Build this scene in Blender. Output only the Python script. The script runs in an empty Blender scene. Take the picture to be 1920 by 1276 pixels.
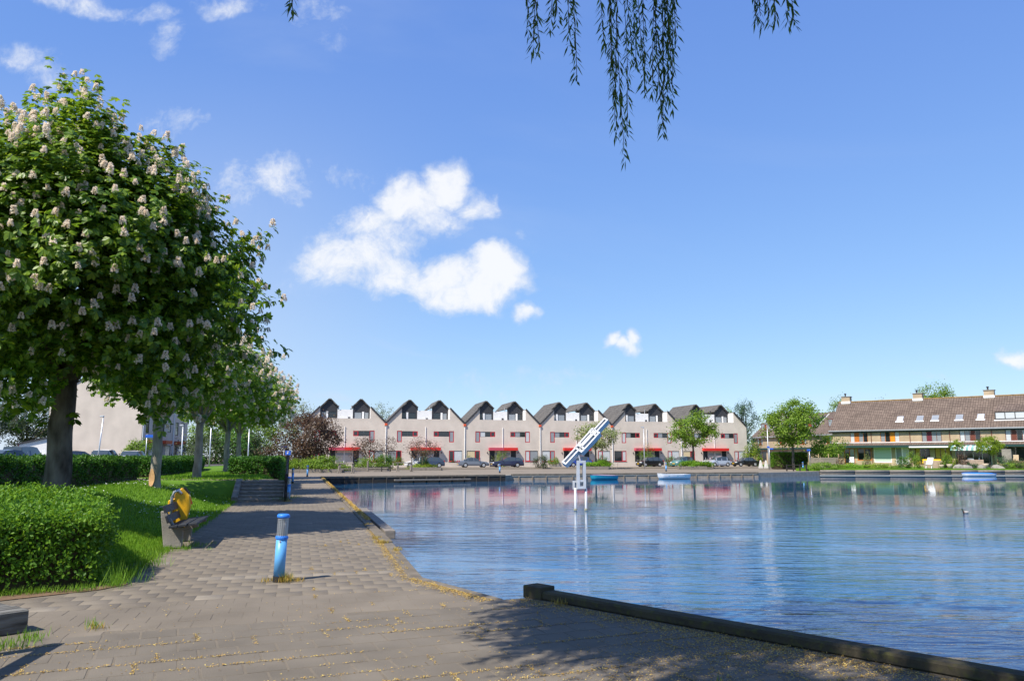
import bpy, bmesh, math, random
import numpy as np
from mathutils import Vector, Matrix
from mathutils.geometry import tessellate_polygon
R = math.radians
rng = np.random.default_rng(7)
random.seed(7)
SC = bpy.context.scene
COL = SC.collection

# ------------------------------------------------------------------ camera
EYE = 1.65
FPX = 1464.0                       # focal length in pixels of the 1920 wide photograph
PITCH = math.atan((855 - 638) / FPX)
cam = bpy.data.cameras.new('camera')
cam.sensor_width = 36
cam.lens = 36 * FPX / 1920
cam.clip_start = 0.05
cam.clip_end = 6000
camo = bpy.data.objects.new('camera', cam)
COL.objects.link(camo)
camo.location = (0, 0, EYE)
camo.rotation_euler = (R(90) + PITCH, 0, 0)
SC.camera = camo

# ------------------------------------------------------------------ light
SUN_EL, SHADOW_DIR = R(51.5), R(47)
SUN = Vector((-math.cos(SHADOW_DIR) * math.cos(SUN_EL), -math.sin(SHADOW_DIR) * math.cos(SUN_EL), math.sin(SUN_EL)))
sun = bpy.data.lights.new('sun', 'SUN')
sun.energy = 4.9
sun.angle = R(0.53)
sun.color = (1.0, 0.93, 0.81)
suno = bpy.data.objects.new('sun', sun)
COL.objects.link(suno)
suno.rotation_euler = SUN.to_track_quat('Z', 'Y').to_euler()

SC.view_settings.view_transform = 'Standard'
SC.view_settings.look = 'None'
SC.view_settings.exposure = 0.50
SC.view_settings.gamma = 1.0
SC.view_settings.use_curve_mapping = False
SC.cycles.max_bounces = 6
SC.cycles.diffuse_bounces = 3
SC.cycles.glossy_bounces = 3
SC.cycles.transmission_bounces = 3
SC.cycles.transparent_max_bounces = 6
SC.cycles.caustics_reflective = False
SC.cycles.caustics_refractive = False

W = bpy.data.worlds.new('World')
SC.world = W
W.use_nodes = True
W.cycles.sampling_method = 'MANUAL'
W.cycles.sample_map_resolution = 256
wt = W.node_tree
wt.nodes.clear()
def wn(t, **k):
    n = wt.nodes.new(t)
    for a, b in k.items():
        setattr(n, a, b)
    return n
def wl(a, b):
    wt.links.new(a, b)
def wmath(op, a, b=None, clamp=False):
    n = wn('ShaderNodeMath', operation=op, use_clamp=clamp)
    for i, s in enumerate((a, b)):
        if s is None:
            continue
        if isinstance(s, (int, float)):
            n.inputs[i].default_value = s
        else:
            wl(s, n.inputs[i])
    return n.outputs[0]
def wrange(v, a, b, c=0.0, d=1.0, smooth=True):
    n = wn('ShaderNodeMapRange', interpolation_type='SMOOTHSTEP' if smooth else 'LINEAR')
    wl(v, n.inputs[0])
    for i, x in enumerate((a, b, c, d)):
        n.inputs[i + 1].default_value = x
    return n.outputs[0]
sky = wn('ShaderNodeTexSky', sky_type='NISHITA')
sky.sun_disc = False
sky.sun_elevation = SUN_EL
sky.sun_rotation = math.atan2(SUN.x, SUN.y)
sky.air_density = 1.0
sky.dust_density = 0.05
sky.ozone_density = 3.0
# the camera's colour response to the sky: one curve for each channel
sks = wn('ShaderNodeSeparateColor')
wl(sky.outputs[0], sks.inputs[0])
skc = wn('ShaderNodeCombineColor')
for i, (ref, out, pw) in enumerate(((.175, .140, .74), (.37, .325, .66), (.74, .80, .36))):
    v = wmath('POWER', wmath('MULTIPLY', sks.outputs[i], .15 * 1.366 / ref), pw)
    wl(wmath('MULTIPLY', v, out / 1.366 / .15), skc.inputs[i])
bg_sky = wn('ShaderNodeBackground')
bg_sky.inputs['Strength'].default_value = 0.15
wl(skc.outputs[0], bg_sky.inputs['Color'])
# clouds: a cumulus bank in the north (straight ahead) and thin wisps all round
tc = wn('ShaderNodeTexCoord')
sep = wn('ShaderNodeSeparateXYZ')
wl(tc.outputs['Generated'], sep.inputs[0])
dx, dy, dz = sep.outputs
ny = wmath('MAXIMUM', dy, 0.05)
cu = wmath('DIVIDE', dx, ny)
cv = wmath('DIVIDE', dz, ny)
cuv = wn('ShaderNodeCombineXYZ')
wl(cu, cuv.inputs[0]); wl(cv, cuv.inputs[1])
warp = wn('ShaderNodeTexNoise')
warp.inputs['Scale'].default_value = 9
warp.inputs['Detail'].default_value = 5
wl(cuv.outputs[0], warp.inputs['Vector'])
wsub = wn('ShaderNodeVectorMath', operation='SUBTRACT')
wl(warp.outputs['Color'], wsub.inputs[0]); wsub.inputs[1].default_value = (0.5, 0.5, 0.5)
wsc = wn('ShaderNodeVectorMath', operation='SCALE')
wl(wsub.outputs[0], wsc.inputs[0]); wsc.inputs['Scale'].default_value = 0.10
wadd = wn('ShaderNodeVectorMath', operation='ADD')
wl(cuv.outputs[0], wadd.inputs[0]); wl(wsc.outputs[0], wadd.inputs[1])
fine = wn('ShaderNodeTexNoise')
fine.inputs['Scale'].default_value = 26
fine.inputs['Detail'].default_value = 9
fine.inputs['Roughness'].default_value = 0.62
wl(cuv.outputs[0], fine.inputs['Vector'])
# (tan azimuth, tan elevation, half width, half height, density)
LOBES = [
    (-.092, .362, .030, .034, 1.0), (-.135, .340, .045, .034, 1.0), (-.048, .338, .034, .024, .75), (-.032, .345, .014, .018, .6),
    (-.072, .318, .024, .034, .6), (-.105, .325, .045, .030, .85), (-.190, .312, .055, .034, .80), (-.232, .262, .055, .042, .82),
    (-.188, .268, .050, .044, .82), (-.150, .238, .060, .034, .88), (-.095, .228, .060, .030, .95), (-.155, .290, .050, .044, .72),
    (-.028, .236, .042, .032, 1.15), (-.075, .206, .055, .024, .95), (-.012, .222, .030, .024, 1.05), (-.045, .212, .045, .024, 1.0),
    (-.285, .222, .030, .022, .40), (-.318, .362, .046, .036, .72), (-.36, .35, .05, .05, .5), (-.24, .385, .10, .018, .30), (-.17, .375, .08, .016, .28),
    (.023, .187, .015, .011, .85), (.119, .141, .012, .012, .85), (.132, .134, .014, .012, .9), (.150, .140, .012, .020, .9), (.142, .131, .018, .012, .8),
    (.648, .133, .024, .013, .9), (.012, .286, .012, .012, .32), (.025, .27, .008, .012, .28), (-.40, .615, .05, .022, .62), (-.60, .617, .08, .016, .6), (-.50, .605, .04, .014, .45),
    (-.47, .565, .022, .036, .42), (-.667, .530, .040, .022, .6), (-.630, .508, .034, .018, .5), (-.27, .60, .05, .035, .36), (-.25, .57, .03, .04, .25),
    (.06, .098, .09, .012, .32), (-.03, .085, .12, .02, .28), (.55, .100, .05, .007, .26), (-.46, .455, .05, .02, .40), (-.35, .48, .03, .02, .25)]
dens = None
for (a, b, c, d, s) in LOBES:
    m1 = wn('ShaderNodeVectorMath', operation='SUBTRACT')
    wl(wadd.outputs[0], m1.inputs[0]); m1.inputs[1].default_value = (a, b, 0)
    m2 = wn('ShaderNodeVectorMath', operation='MULTIPLY')
    wl(m1.outputs[0], m2.inputs[0]); m2.inputs[1].default_value = (1 / c, 1 / d, 0)
    m3 = wn('ShaderNodeVectorMath', operation='LENGTH')
    wl(m2.outputs[0], m3.inputs[0])
    v = wrange(m3.outputs['Value'], 1.75, 0.15, 0.0, s)
    dens = v if dens is None else wmath('MAXIMUM', dens, v)
dens = wmath('MULTIPLY', dens, wrange(dy, 0.05, 0.2))
crisp = wn('ShaderNodeTexNoise')
crisp.inputs['Scale'].default_value = 85
crisp.inputs['Detail'].default_value = 8
crisp.inputs['Roughness'].default_value = 0.65
wl(wadd.outputs[0], crisp.inputs['Vector'])
cum = wmath('ADD', dens, wmath('MULTIPLY', wmath('SUBTRACT', fine.outputs['Fac'], 0.5), 1.0))
cum = wmath('ADD', cum, wmath('MULTIPLY', wmath('SUBTRACT', crisp.outputs['Fac'], 0.5), 0.55))
cum = wmath('MULTIPLY', wrange(cum, 0.10, 1.0), wrange(dens, 0.02, 0.3))
# wisps: a flat high layer, the same over the whole sky
nz = wmath('MAXIMUM', wmath('ADD', dz, 0.06), 0.04)
lay = wn('ShaderNodeCombineXYZ')
wl(wmath('DIVIDE', dx, nz), lay.inputs[0]); wl(wmath('DIVIDE', dy, nz), lay.inputs[1])
wis = wn('ShaderNodeTexNoise')
wis.inputs['Scale'].default_value = 0.42
wis.inputs['Detail'].default_value = 8
wis.inputs['Roughness'].default_value = 0.55
wis.inputs['Distortion'].default_value = 0.9
wl(lay.outputs[0], wis.inputs['Vector'])
wisp = wmath('MULTIPLY', wrange(wis.outputs['Fac'], 0.47, 0.80), 0.62)
lefty = wrange(cu, 0.18, -0.5, 0.25, 1.0)         # the veil thickens to the west
wisp = wmath('MULTIPLY', wisp, lefty)
veil = wmath('MULTIPLY', wrange(cv, 0.60, 0.08, 0.0, 0.42), wrange(cu, 0.0, -0.42))
fac = wmath('MAXIMUM', wmath('MAXIMUM', wmath('MULTIPLY', cum, 0.92), wisp), veil, clamp=True)
fac = wmath('MULTIPLY', fac, wrange(dz, -0.01, 0.03))
shade = wn('ShaderNodeMix', data_type='RGBA')
wl(wrange(wmath('ADD', dens, wmath('MULTIPLY', crisp.outputs['Fac'], 0.7)), 0.45, 1.35), shade.inputs[0])
shade.inputs[6].default_value = (0.66, 0.75, 0.90, 1)
shade.inputs[7].default_value = (0.97, 0.98, 1.0, 1)
bg_cloud = wn('ShaderNodeBackground')
bg_cloud.inputs['Strength'].default_value = 0.72
wl(shade.outputs[2], bg_cloud.inputs['Color'])
mixw = wn('ShaderNodeMixShader')
wl(fac, mixw.inputs[0]); wl(bg_sky.outputs[0], mixw.inputs[1]); wl(bg_cloud.outputs[0], mixw.inputs[2])
wo = wn('ShaderNodeOutputWorld')
wl(mixw.outputs[0], wo.inputs[0])

# ------------------------------------------------------------------ helpers
def ray(px, py):
    u, v = (px - 960) / FPX, (py - 638) / FPX
    return Vector((u, math.cos(PITCH) + v * math.sin(PITCH), math.sin(PITCH) - v * math.cos(PITCH)))
def gp(px, py, z=0.0):
    """the place on level ground z that was surveyed at this spot of the photograph"""
    d = ray(px, py)
    t = (z - EYE) / d.z
    return Vector((d.x * t, d.y * t, z))
def yp(px, py, Y):
    d = ray(px, py)
    t = Y / d.y
    return Vector((d.x * t, Y, EYE + d.z * t))

def tag(o, label=None, cat=None, group=None, kind=None):
    if label: o['label'] = label
    if cat: o['category'] = cat
    if group: o['group'] = group
    if kind: o['kind'] = kind
    return o
def empty(name, loc, rz=0.0, label=None, cat=None, group=None):
    o = bpy.data.objects.new(name, None)
    COL.objects.link(o)
    o.location = loc
    o.rotation_euler = (0, 0, rz)
    o.empty_display_size = 0.2
    return tag(o, label, cat, group)
def link(name, me, parent=None, loc=None, rot=None):
    o = bpy.data.objects.new(name, me)
    COL.objects.link(o)
    if parent is not None: o.parent = parent
    if loc is not None: o.location = loc
    if rot is not None: o.rotation_euler = rot
    return o
def copy_tree(o, parent=None):
    c = o.copy()
    COL.objects.link(c)
    if parent is not None: c.parent = parent
    for ch in o.children:
        copy_tree(ch, c)
    return c

class MB:
    """collects simple shapes into one mesh"""
    def __init__(s):
        s.v, s.f = [], []
    def add(s, vs, fs):
        n = len(s.v)
        s.v += [tuple(map(float, v)) for v in vs]
        s.f += [tuple(i + n for i in f) for f in fs]
        return s
    def quad(s, a, b, c, d):
        return s.add([a, b, c, d], [(0, 1, 2, 3)])
    def box(s, x0, x1, y0, y1, z0, z1):
        return s.add([(x0, y0, z0), (x1, y0, z0), (x1, y1, z0), (x0, y1, z0), (x0, y0, z1), (x1, y0, z1), (x1, y1, z1), (x0, y1, z1)],
                     [(0, 3, 2, 1), (4, 5, 6, 7), (0, 1, 5, 4), (1, 2, 6, 5), (2, 3, 7, 6), (3, 0, 4, 7)])
    def obox(s, c, ex, ey, ez):
        """oriented box from centre and three half vectors"""
        c, ex, ey, ez = map(Vector, (c, ex, ey, ez))
        vs = [c + ex * a + ey * b + ez * d for d in (-1, 1) for a, b in ((-1, -1), (1, -1), (1, 1), (-1, 1))]
        return s.add(vs, [(0, 3, 2, 1), (4, 5, 6, 7), (0, 1, 5, 4), (1, 2, 6, 5), (2, 3, 7, 6), (3, 0, 4, 7)])
    def bar(s, a, b, w, h=None, up=(0, 0, 1)):
        a, b = Vector(a), Vector(b)
        d = b - a
        t = d.normalized()
        side = t.cross(Vector(up))
        if side.length < 1e-4: side = t.cross(Vector((0, 1, 0)))
        side.normalize()
        u = side.cross(t)
        return s.obox((a + b) / 2, d / 2, side * w / 2, u * (h or w) / 2)
    def prism(s, poly, z0, z1):
        n = len(poly)
        vs = [(p[0], p[1], z0) for p in poly] + [(p[0], p[1], z1) for p in poly]
        tri = tessellate_polygon([[Vector((p[0], p[1], 0)) for p in poly]])
        fs = [tuple(i + n for i in t) for t in tri] + [tuple(reversed(t)) for t in tri]
        fs += [(i, (i + 1) % n, (i + 1) % n + n, i + n) for i in range(n)]
        return s.add(vs, fs)
    def prism_y(s, poly, y0, y1):
        """polygon in x,z extruded along y"""
        n = len(poly)
        vs = [(p[0], y0, p[1]) for p in poly] + [(p[0], y1, p[1]) for p in poly]
        tri = tessellate_polygon([[Vector((p[0], p[1], 0)) for p in poly]])
        fs = [tuple(t) for t in tri] + [tuple(i + n for i in reversed(t)) for t in tri]
        fs += [(i, i + n, (i + 1) % n + n, (i + 1) % n) for i in range(n)]
        return s.add(vs, fs)
    def tube(s, pts, rad, n=8, cap=True):
        pts = [Vector(p) for p in pts]
        if not hasattr(rad, '__len__'): rad = [rad] * len(pts)
        base = len(s.v)
        vs, fs = [], []
        ref = Vector((0.31, 0.17, 0.93))
        for i, p in enumerate(pts):
            t = (pts[min(i + 1, len(pts) - 1)] - pts[max(i - 1, 0)]).normalized()
            a = t.cross(ref)
            if a.length < 0.05: a = t.cross(Vector((1, 0, 0)))
            a.normalize()
            b = t.cross(a)
            for k in range(n):
                q = 2 * math.pi * k / n
                vs.append(p + (a * math.cos(q) + b * math.sin(q)) * rad[i])
        for i in range(len(pts) - 1):
            for k in range(n):
                fs.append((i * n + k, i * n + (k + 1) % n, (i + 1) * n + (k + 1) % n, (i + 1) * n + k))
        if cap:
            fs.append(tuple(range(n)))
            fs.append(tuple(reversed(range((len(pts) - 1) * n, len(pts) * n))))
        return s.add(vs, fs)
    def lathe(s, prof, n=16, c=(0, 0, 0), axis='z'):
        vs, fs = [], []
        for r, z in prof:
            for k in range(n):
                q = 2 * math.pi * k / n
                if axis == 'z': vs.append((c[0] + r * math.cos(q), c[1] + r * math.sin(q), c[2] + z))
                else: vs.append((c[0] + r * math.cos(q), c[1] + z, c[2] + r * math.sin(q)))
        for i in range(len(prof) - 1):
            for k in range(n):
                fs.append((i * n + k, i * n + (k + 1) % n, (i + 1) * n + (k + 1) % n, (i + 1) * n + k))
        fs.append(tuple(reversed(range(n))))
        fs.append(tuple(range((len(prof) - 1) * n, len(prof) * n)))
        return s.add(vs, fs)
    def mesh(s, name, mat, smooth=False, fix=True, bevel=0):
        me = bpy.data.meshes.new(name)
        me.from_pydata(s.v, [], s.f)
        bm = bmesh.new()
        bm.from_mesh(me)
        if bevel:
            bmesh.ops.remove_doubles(bm, verts=bm.verts, dist=1e-5)
            bmesh.ops.bevel(bm, geom=[e for e in bm.edges if len(e.link_faces) == 2 and e.calc_face_angle(0) > 0.5], offset=bevel, segments=1, affect='EDGES')
        if fix: bmesh.ops.recalc_face_normals(bm, faces=bm.faces)
        bm.to_mesh(me)
        bm.free()
        if mat: me.materials.append(mat)
        if smooth: me.polygons.foreach_set('use_smooth', [True] * len(me.polygons))
        return me
    def build(s, name, mat, parent=None, smooth=False, fix=True, bevel=0, loc=None, rot=None):
        return link(name, s.mesh(name, mat, smooth, fix, bevel), parent, loc, rot)

def np_mesh(name, V, F, mat, smooth=False):
    """V (n,3), F (m,3) or (m,4) index array"""
    V = np.ascontiguousarray(V, dtype=np.float32)
    F = np.ascontiguousarray(F, dtype=np.int32)
    me = bpy.data.meshes.new(name)
    k = F.shape[1]
    me.vertices.add(len(V)); me.vertices.foreach_set('co', V.ravel())
    me.loops.add(F.size); me.loops.foreach_set('vertex_index', F.ravel())
    me.polygons.add(len(F)); me.polygons.foreach_set('loop_start', np.arange(0, F.size, k, dtype=np.int32))
    me.polygons.foreach_set('loop_total', np.full(len(F), k, dtype=np.int32))
    if smooth: me.polygons.foreach_set('use_smooth', np.ones(len(F), dtype=bool))
    me.update(calc_edges=True)
    if mat: me.materials.append(mat)
    return me
def unit(a):
    return a / np.maximum(np.linalg.norm(a, axis=-1, keepdims=True), 1e-9)
def leaves(P, D, U, L, Wd, wide=0.5, fold=0.25):
    """folded four-cornered leaves: base P, axis D, upper side U"""
    n = len(P)
    D = unit(D)
    S = unit(np.cross(D, U))
    U = unit(np.cross(S, D))
    L = np.broadcast_to(np.asarray(L, dtype=float).reshape(-1, 1), (n, 1))
    Wd = np.broadcast_to(np.asarray(Wd, dtype=float).reshape(-1, 1), (n, 1))
    mid = P + D * L * wide + U * Wd * fold
    V = np.stack([P, mid + S * Wd / 2, P + D * L, mid - S * Wd / 2], axis=1).reshape(-1, 3)
    b = (np.arange(n) * 4)[:, None]
    F = np.concatenate([b + np.array([[0, 1, 2]]), b + np.array([[0, 2, 3]])], axis=0)
    return V, F
def join(parts):
    Vs, Fs, n = [], [], 0
    for V, F in parts:
        Vs.append(V); Fs.append(F + n); n += len(V)
    return np.concatenate(Vs), np.concatenate(Fs)
def rand_dirs(n, r=rng):
    return unit(r.normal(size=(n, 3)))

# ------------------------------------------------------------------ materials
def srgb(r, g, b):
    f = lambda c: c / 12.92 if c <= 0.04045 else ((c + 0.055) / 1.055) ** 2.4
    return (f(r / 255), f(g / 255), f(b / 255), 1)
MATS = {}
def mat(name, col, rough=0.7, var=0.0, scale=8.0, bump=0.0, bscale=40.0, metal=0.0, spec=0.4, per=False, detail=6, col2=None, stretch=None, coat=0.0, place=False):
    """plain surface: base colour with a noise variation and fine relief"""
    if name in MATS: return MATS[name]
    m = bpy.data.materials.new(name)
    m.use_nodes = True
    t = m.node_tree
    b = t.nodes['Principled BSDF']
    b.inputs['Roughness'].default_value = rough
    b.inputs['Metallic'].default_value = metal
    b.inputs['Specular IOR Level'].default_value = spec
    if coat: b.inputs['Coat Weight'].default_value = coat
    c = tuple(col[:3]) + (1,)
    m.diffuse_color = c
    src = t.nodes.new('ShaderNodeTexCoord')
    vec = src.outputs['Object']
    if place: vec = t.nodes.new('ShaderNodeNewGeometry').outputs['Position']
    if stretch:
        mp = t.nodes.new('ShaderNodeMapping')
        mp.inputs['Scale'].default_value = stretch
        t.links.new(vec, mp.inputs[0]); vec = mp.outputs[0]
    if var or col2 or per:
        n = t.nodes.new('ShaderNodeTexNoise')
        n.inputs['Scale'].default_value = scale
        n.inputs['Detail'].default_value = detail
        t.links.new(vec, n.inputs['Vector'])
        r = t.nodes.new('ShaderNodeMapRange')
        t.links.new(n.outputs['Fac'], r.inputs[0])
        r.inputs[1].default_value = 0.3; r.inputs[2].default_value = 0.7
        mx = t.nodes.new('ShaderNodeMix'); mx.data_type = 'RGBA'
        lo = tuple(x * (1 - var) for x in c[:3]) + (1,)
        hi = tuple(min(1, x * (1 + var)) for x in (col2 or c)[:3]) + (1,)
        mx.inputs[6].default_value = lo; mx.inputs[7].default_value = hi
        t.links.new(r.outputs[0], mx.inputs[0])
        out = mx.outputs[2]
        if per:
            oi = t.nodes.new('ShaderNodeObjectInfo')
            ge = t.nodes.new('ShaderNodeNewGeometry')
            ad = t.nodes.new('ShaderNodeMath'); ad.operation = 'ADD'
            t.links.new(oi.outputs['Random'], ad.inputs[0]); t.links.new(ge.outputs['Random Per Island'], ad.inputs[1])
            fr = t.nodes.new('ShaderNodeMath'); fr.operation = 'FRACT'
            t.links.new(ad.outputs[0], fr.inputs[0])
            rr = t.nodes.new('ShaderNodeMapRange')
            t.links.new(fr.outputs[0], rr.inputs[0])
            rr.inputs[3].default_value = 1 - per; rr.inputs[4].default_value = 1 + per
            hs = t.nodes.new('ShaderNodeHueSaturation')
            t.links.new(rr.outputs[0], hs.inputs['Value']); t.links.new(out, hs.inputs['Color'])
            out = hs.outputs[0]
        t.links.new(out, b.inputs['Base Color'])
    else:
        b.inputs['Base Color'].default_value = c
    if bump:
        n2 = t.nodes.new('ShaderNodeTexNoise')
        n2.inputs['Scale'].default_value = bscale
        n2.inputs['Detail'].default_value = 4
        t.links.new(vec, n2.inputs['Vector'])
        bp = t.nodes.new('ShaderNodeBump')
        bp.inputs['Strength'].default_value = min(1.0, bump)
        bp.inputs['Distance'].default_value = 0.02
        t.links.new(n2.outputs['Fac'], bp.inputs['Height'])
        t.links.new(bp.outputs[0], b.inputs['Normal'])
    MATS[name] = m
    return m
def leaf_mat(name, c1, c2, c3, trans=0.35, rough=0.5, spec=0.3, tint=1.5):
    """foliage: colour differs from leaf to leaf, some light passes through"""
    m = bpy.data.materials.new(name)
    m.use_nodes = True
    t = m.node_tree
    b = t.nodes['Principled BSDF']
    out = t.nodes['Material Output']
    g = t.nodes.new('ShaderNodeNewGeometry')
    cr = t.nodes.new('ShaderNodeValToRGB')
    cr.color_ramp.elements[0].color = tuple(c1) + (1,)
    cr.color_ramp.elements[1].color = tuple(c3) + (1,)
    e = cr.color_ramp.elements.new(0.5); e.color = tuple(c2) + (1,)
    t.links.new(g.outputs['Random Per Island'], cr.inputs[0])
    t.links.new(cr.outputs[0], b.inputs['Base Color'])
    b.inputs['Roughness'].default_value = rough
    b.inputs['Specular IOR Level'].default_value = spec
    tr = t.nodes.new('ShaderNodeBsdfTranslucent')
    hs = t.nodes.new('ShaderNodeHueSaturation')
    hs.inputs['Hue'].default_value = 0.485
    hs.inputs['Value'].default_value = tint
    t.links.new(cr.outputs[0], hs.inputs['Color'])
    t.links.new(hs.outputs[0], tr.inputs[0])
    mx = t.nodes.new('ShaderNodeMixShader')
    mx.inputs[0].default_value = trans
    t.links.new(b.outputs[0], mx.inputs[1]); t.links.new(tr.outputs[0], mx.inputs[2])
    t.links.new(mx.outputs[0], out.inputs[0])
    m.diffuse_color = tuple(c2) + (1,)
    return m
def tile_mat(name, c1, c2, cm, bw, bh, rough=0.8, mortar=0.02, axes='xz', offset=0.5, bump=0.5):
    """brickwork or roof tiles seen from far off"""
    m = bpy.data.materials.new(name)
    m.use_nodes = True
    t = m.node_tree
    b = t.nodes['Principled BSDF']
    b.inputs['Roughness'].default_value = rough
    b.inputs['Specular IOR Level'].default_value = 0.2
    tcn = t.nodes.new('ShaderNodeTexCoord')
    sp = t.nodes.new('ShaderNodeSeparateXYZ')
    t.links.new(tcn.outputs['Object'], sp.inputs[0])
    cb = t.nodes.new('ShaderNodeCombineXYZ')
    t.links.new(sp.outputs['xyz'.index(axes[0])], cb.inputs[0]); t.links.new(sp.outputs['xyz'.index(axes[1])], cb.inputs[1])
    br = t.nodes.new('ShaderNodeTexBrick')
    br.offset = offset
    br.inputs['Scale'].default_value = 1
    br.inputs['Brick Width'].default_value = bw; br.inputs['Row Height'].default_value = bh
    br.inputs['Mortar Size'].default_value = mortar; br.inputs['Mortar Smooth'].default_value = 0.3
    br.inputs['Color1'].default_value = tuple(c1[:3]) + (1,); br.inputs['Color2'].default_value = tuple(c2[:3]) + (1,)
    br.inputs['Mortar'].default_value = tuple(cm[:3]) + (1,)
    t.links.new(cb.outputs[0], br.inputs['Vector'])
    n = t.nodes.new('ShaderNodeTexNoise')
    n.inputs['Scale'].default_value = 0.6; n.inputs['Detail'].default_value = 5
    t.links.new(tcn.outputs['Object'], n.inputs['Vector'])
    r = t.nodes.new('ShaderNodeMapRange')
    r.inputs[1].default_value = 0.3; r.inputs[2].default_value = 0.7; r.inputs[3].default_value = 0.8; r.inputs[4].default_value = 1.15
    t.links.new(n.outputs['Fac'], r.inputs[0])
    hs = t.nodes.new('ShaderNodeHueSaturation')
    t.links.new(br.outputs['Color'], hs.inputs['Color']); t.links.new(r.outputs[0], hs.inputs['Value'])
    t.links.new(hs.outputs[0], b.inputs['Base Color'])
    bp = t.nodes.new('ShaderNodeBump')
    bp.inputs['Strength'].default_value = bump; bp.inputs['Distance'].default_value = 0.02; bp.invert = True
    t.links.new(br.outputs['Fac'], bp.inputs['Height'])
    t.links.new(bp.outputs[0], b.inputs['Normal'])
    m.diffuse_color = tuple(c1[:3]) + (1,)
    MATS[name] = m
    return m

M = {}
M['plaster'] = mat('plaster', (.60, .525, .455), .9, .10, .6, .35, 30, spec=.2)
M['plaster_white'] = mat('plaster_white', (.74, .73, .72), .8, .05, 2)
M['slate'] = mat('dark_cladding', (.035, .036, .042), .6, .2, 3, stretch=(12, 1, 1))
M['roof_grey'] = tile_mat('grey_roof_tiles', (.115, .105, .095), (.155, .145, .13), (.05, .047, .045), .3, .35, axes='yz')
M['roof_brown'] = tile_mat('brown_roof_tiles', (.145, .108, .088), (.20, .152, .122), (.07, .052, .042), .30, .24, axes='xz', offset=0, mortar=.03)
M['brick_buff'] = tile_mat('buff_brick', (.41, .315, .205), (.47, .365, .24), (.40, .325, .24), .22, .07, mortar=.008, bump=.2)
M['red'] = mat('red_paint', (.46, .022, .035), .45, .08, 3)
M['red_orange'] = mat('orange_red_paint', (.62, .09, .03), .5)
M['red_bright'] = mat('bright_red_fascia', (.60, .025, .02), .45, .05, 2)
M['white'] = mat('white_paint', (.80, .80, .80), .5, .04, 3)
M['door_dark'] = mat('dark_door_paint', (.018, .018, .022), .4)
M['green_dark'] = mat('dark_green_paint', (.012, .045, .042), .5)
M['orange_wood'] = mat('orange_stained_wood', (.45, .14, .022), .5, .15, 6)
M['brown_wood'] = mat('brown_stained_wood', (.15, .045, .028), .5, .15, 6)
M['maroon'] = mat('maroon_panel', (.14, .02, .035), .5)
M['zinc'] = mat('zinc', (.42, .43, .45), .45, .1, 4, metal=.4)
M['steel'] = mat('galvanised_steel', (.55, .57, .60), .38, .12, 8, metal=.65)
def glass(name, c, rough=.05, spec=.8):
    return mat(name, c, rough, spec=spec)
M['glass_dark'] = glass('dark_window_glass', (.02, .024, .028))
M['glass_grey'] = glass('window_glass_with_net_curtain', (.26, .28, .30), .12)
M['glass_pale'] = glass('window_glass_with_pale_blind', (.55, .57, .58), .15)
M['glass_cream'] = glass('window_glass_with_cream_blind', (.62, .50, .30), .2)
M['concrete'] = mat('concrete', (.27, .25, .22), .9, .18, 4, .5, 60, spec=.2)
M['timber_dark'] = mat('tarred_timber', (.030, .027, .024), .75, .4, 3, .5, 30, stretch=(1, 1, 6))
M['timber_grey'] = mat('weathered_timber', (.20, .175, .15), .85, .3, 4, .6, 25, stretch=(1, 1, 5))
M['slat'] = mat('bench_slat_paint', (.013, .015, .021), .6, .25, 9, .3, 60, col2=(.03, .034, .042))
M['yellow'] = mat('yellow_bin_paint', (.80, .42, .012), .4, .05, 5)
M['blue_light'] = mat('light_blue_enamel', (.12, .38, .74), .4, .10, 6)
M['blue_ring'] = mat('mid_blue_enamel', (.035, .20, .72), .4, .10, 6)
M['black_rubber'] = mat('black_rubber', (.018, .018, .018), .8)
M['blue_sign'] = mat('blue_sign_enamel', (.02, .11, .55), .4)
M['bark'] = mat('chestnut_bark', (.085, .070, .056), .95, .45, 5, 1.0, 14, col2=(.15, .13, .11), stretch=(1, 1, .35), spec=.1)
M['bark_grey'] = mat('grey_bark', (.26, .235, .20), .95, .35, 6, .9, 16, stretch=(1, 1, .4), spec=.1)
M['bare_wood'] = mat('bare_sapwood', (.52, .31, .15), .85, .25, 8)
M['chestnut'] = leaf_mat('chestnut_leaf', (.045, .110, .008), (.110, .215, .012), (.25, .36, .024), .45, .42, .5, tint=1.6)
M['blossom'] = leaf_mat('chestnut_blossom_petal', (.90, .76, .62), (.92, .83, .69), (.93, .88, .76), .4, .8, .1, 1.05)
M['privet'] = leaf_mat('privet_leaf', (.05, .14, .010), (.10, .23, .014), (.18, .33, .022), .36, tint=1.5)
M['chestnut_light'] = leaf_mat('young_chestnut_leaf', (.09, .19, .016), (.18, .31, .026), (.30, .41, .05), .45, tint=1.4)
M['hedge_far'] = leaf_mat('dark_hedge_leaf', (.022, .085, .012), (.05, .15, .014), (.10, .23, .02), .28, tint=1.3)
M['maple'] = leaf_mat('maple_leaf', (.085, .17, .016), (.15, .26, .024), (.25, .36, .04), .38)
M['lime'] = leaf_mat('yellow_green_leaf', (.13, .22, .012), (.20, .29, .016), (.28, .36, .03), .35)
M['pale'] = leaf_mat('pale_blossoming_leaf', (.15, .21, .05), (.24, .29, .09), (.42, .44, .22), .35, tint=1.2)
M['conifer'] = leaf_mat('conifer_needle', (.03, .075, .03), (.045, .10, .04), (.07, .13, .055), .15)
M['darktree'] = leaf_mat('dull_olive_leaf', (.03, .055, .02), (.05, .08, .025), (.08, .11, .03), .2)
M['misty'] = leaf_mat('pale_spring_leaf', (.16, .20, .09), (.20, .25, .11), (.27, .31, .15), .3, tint=1.1)
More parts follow.
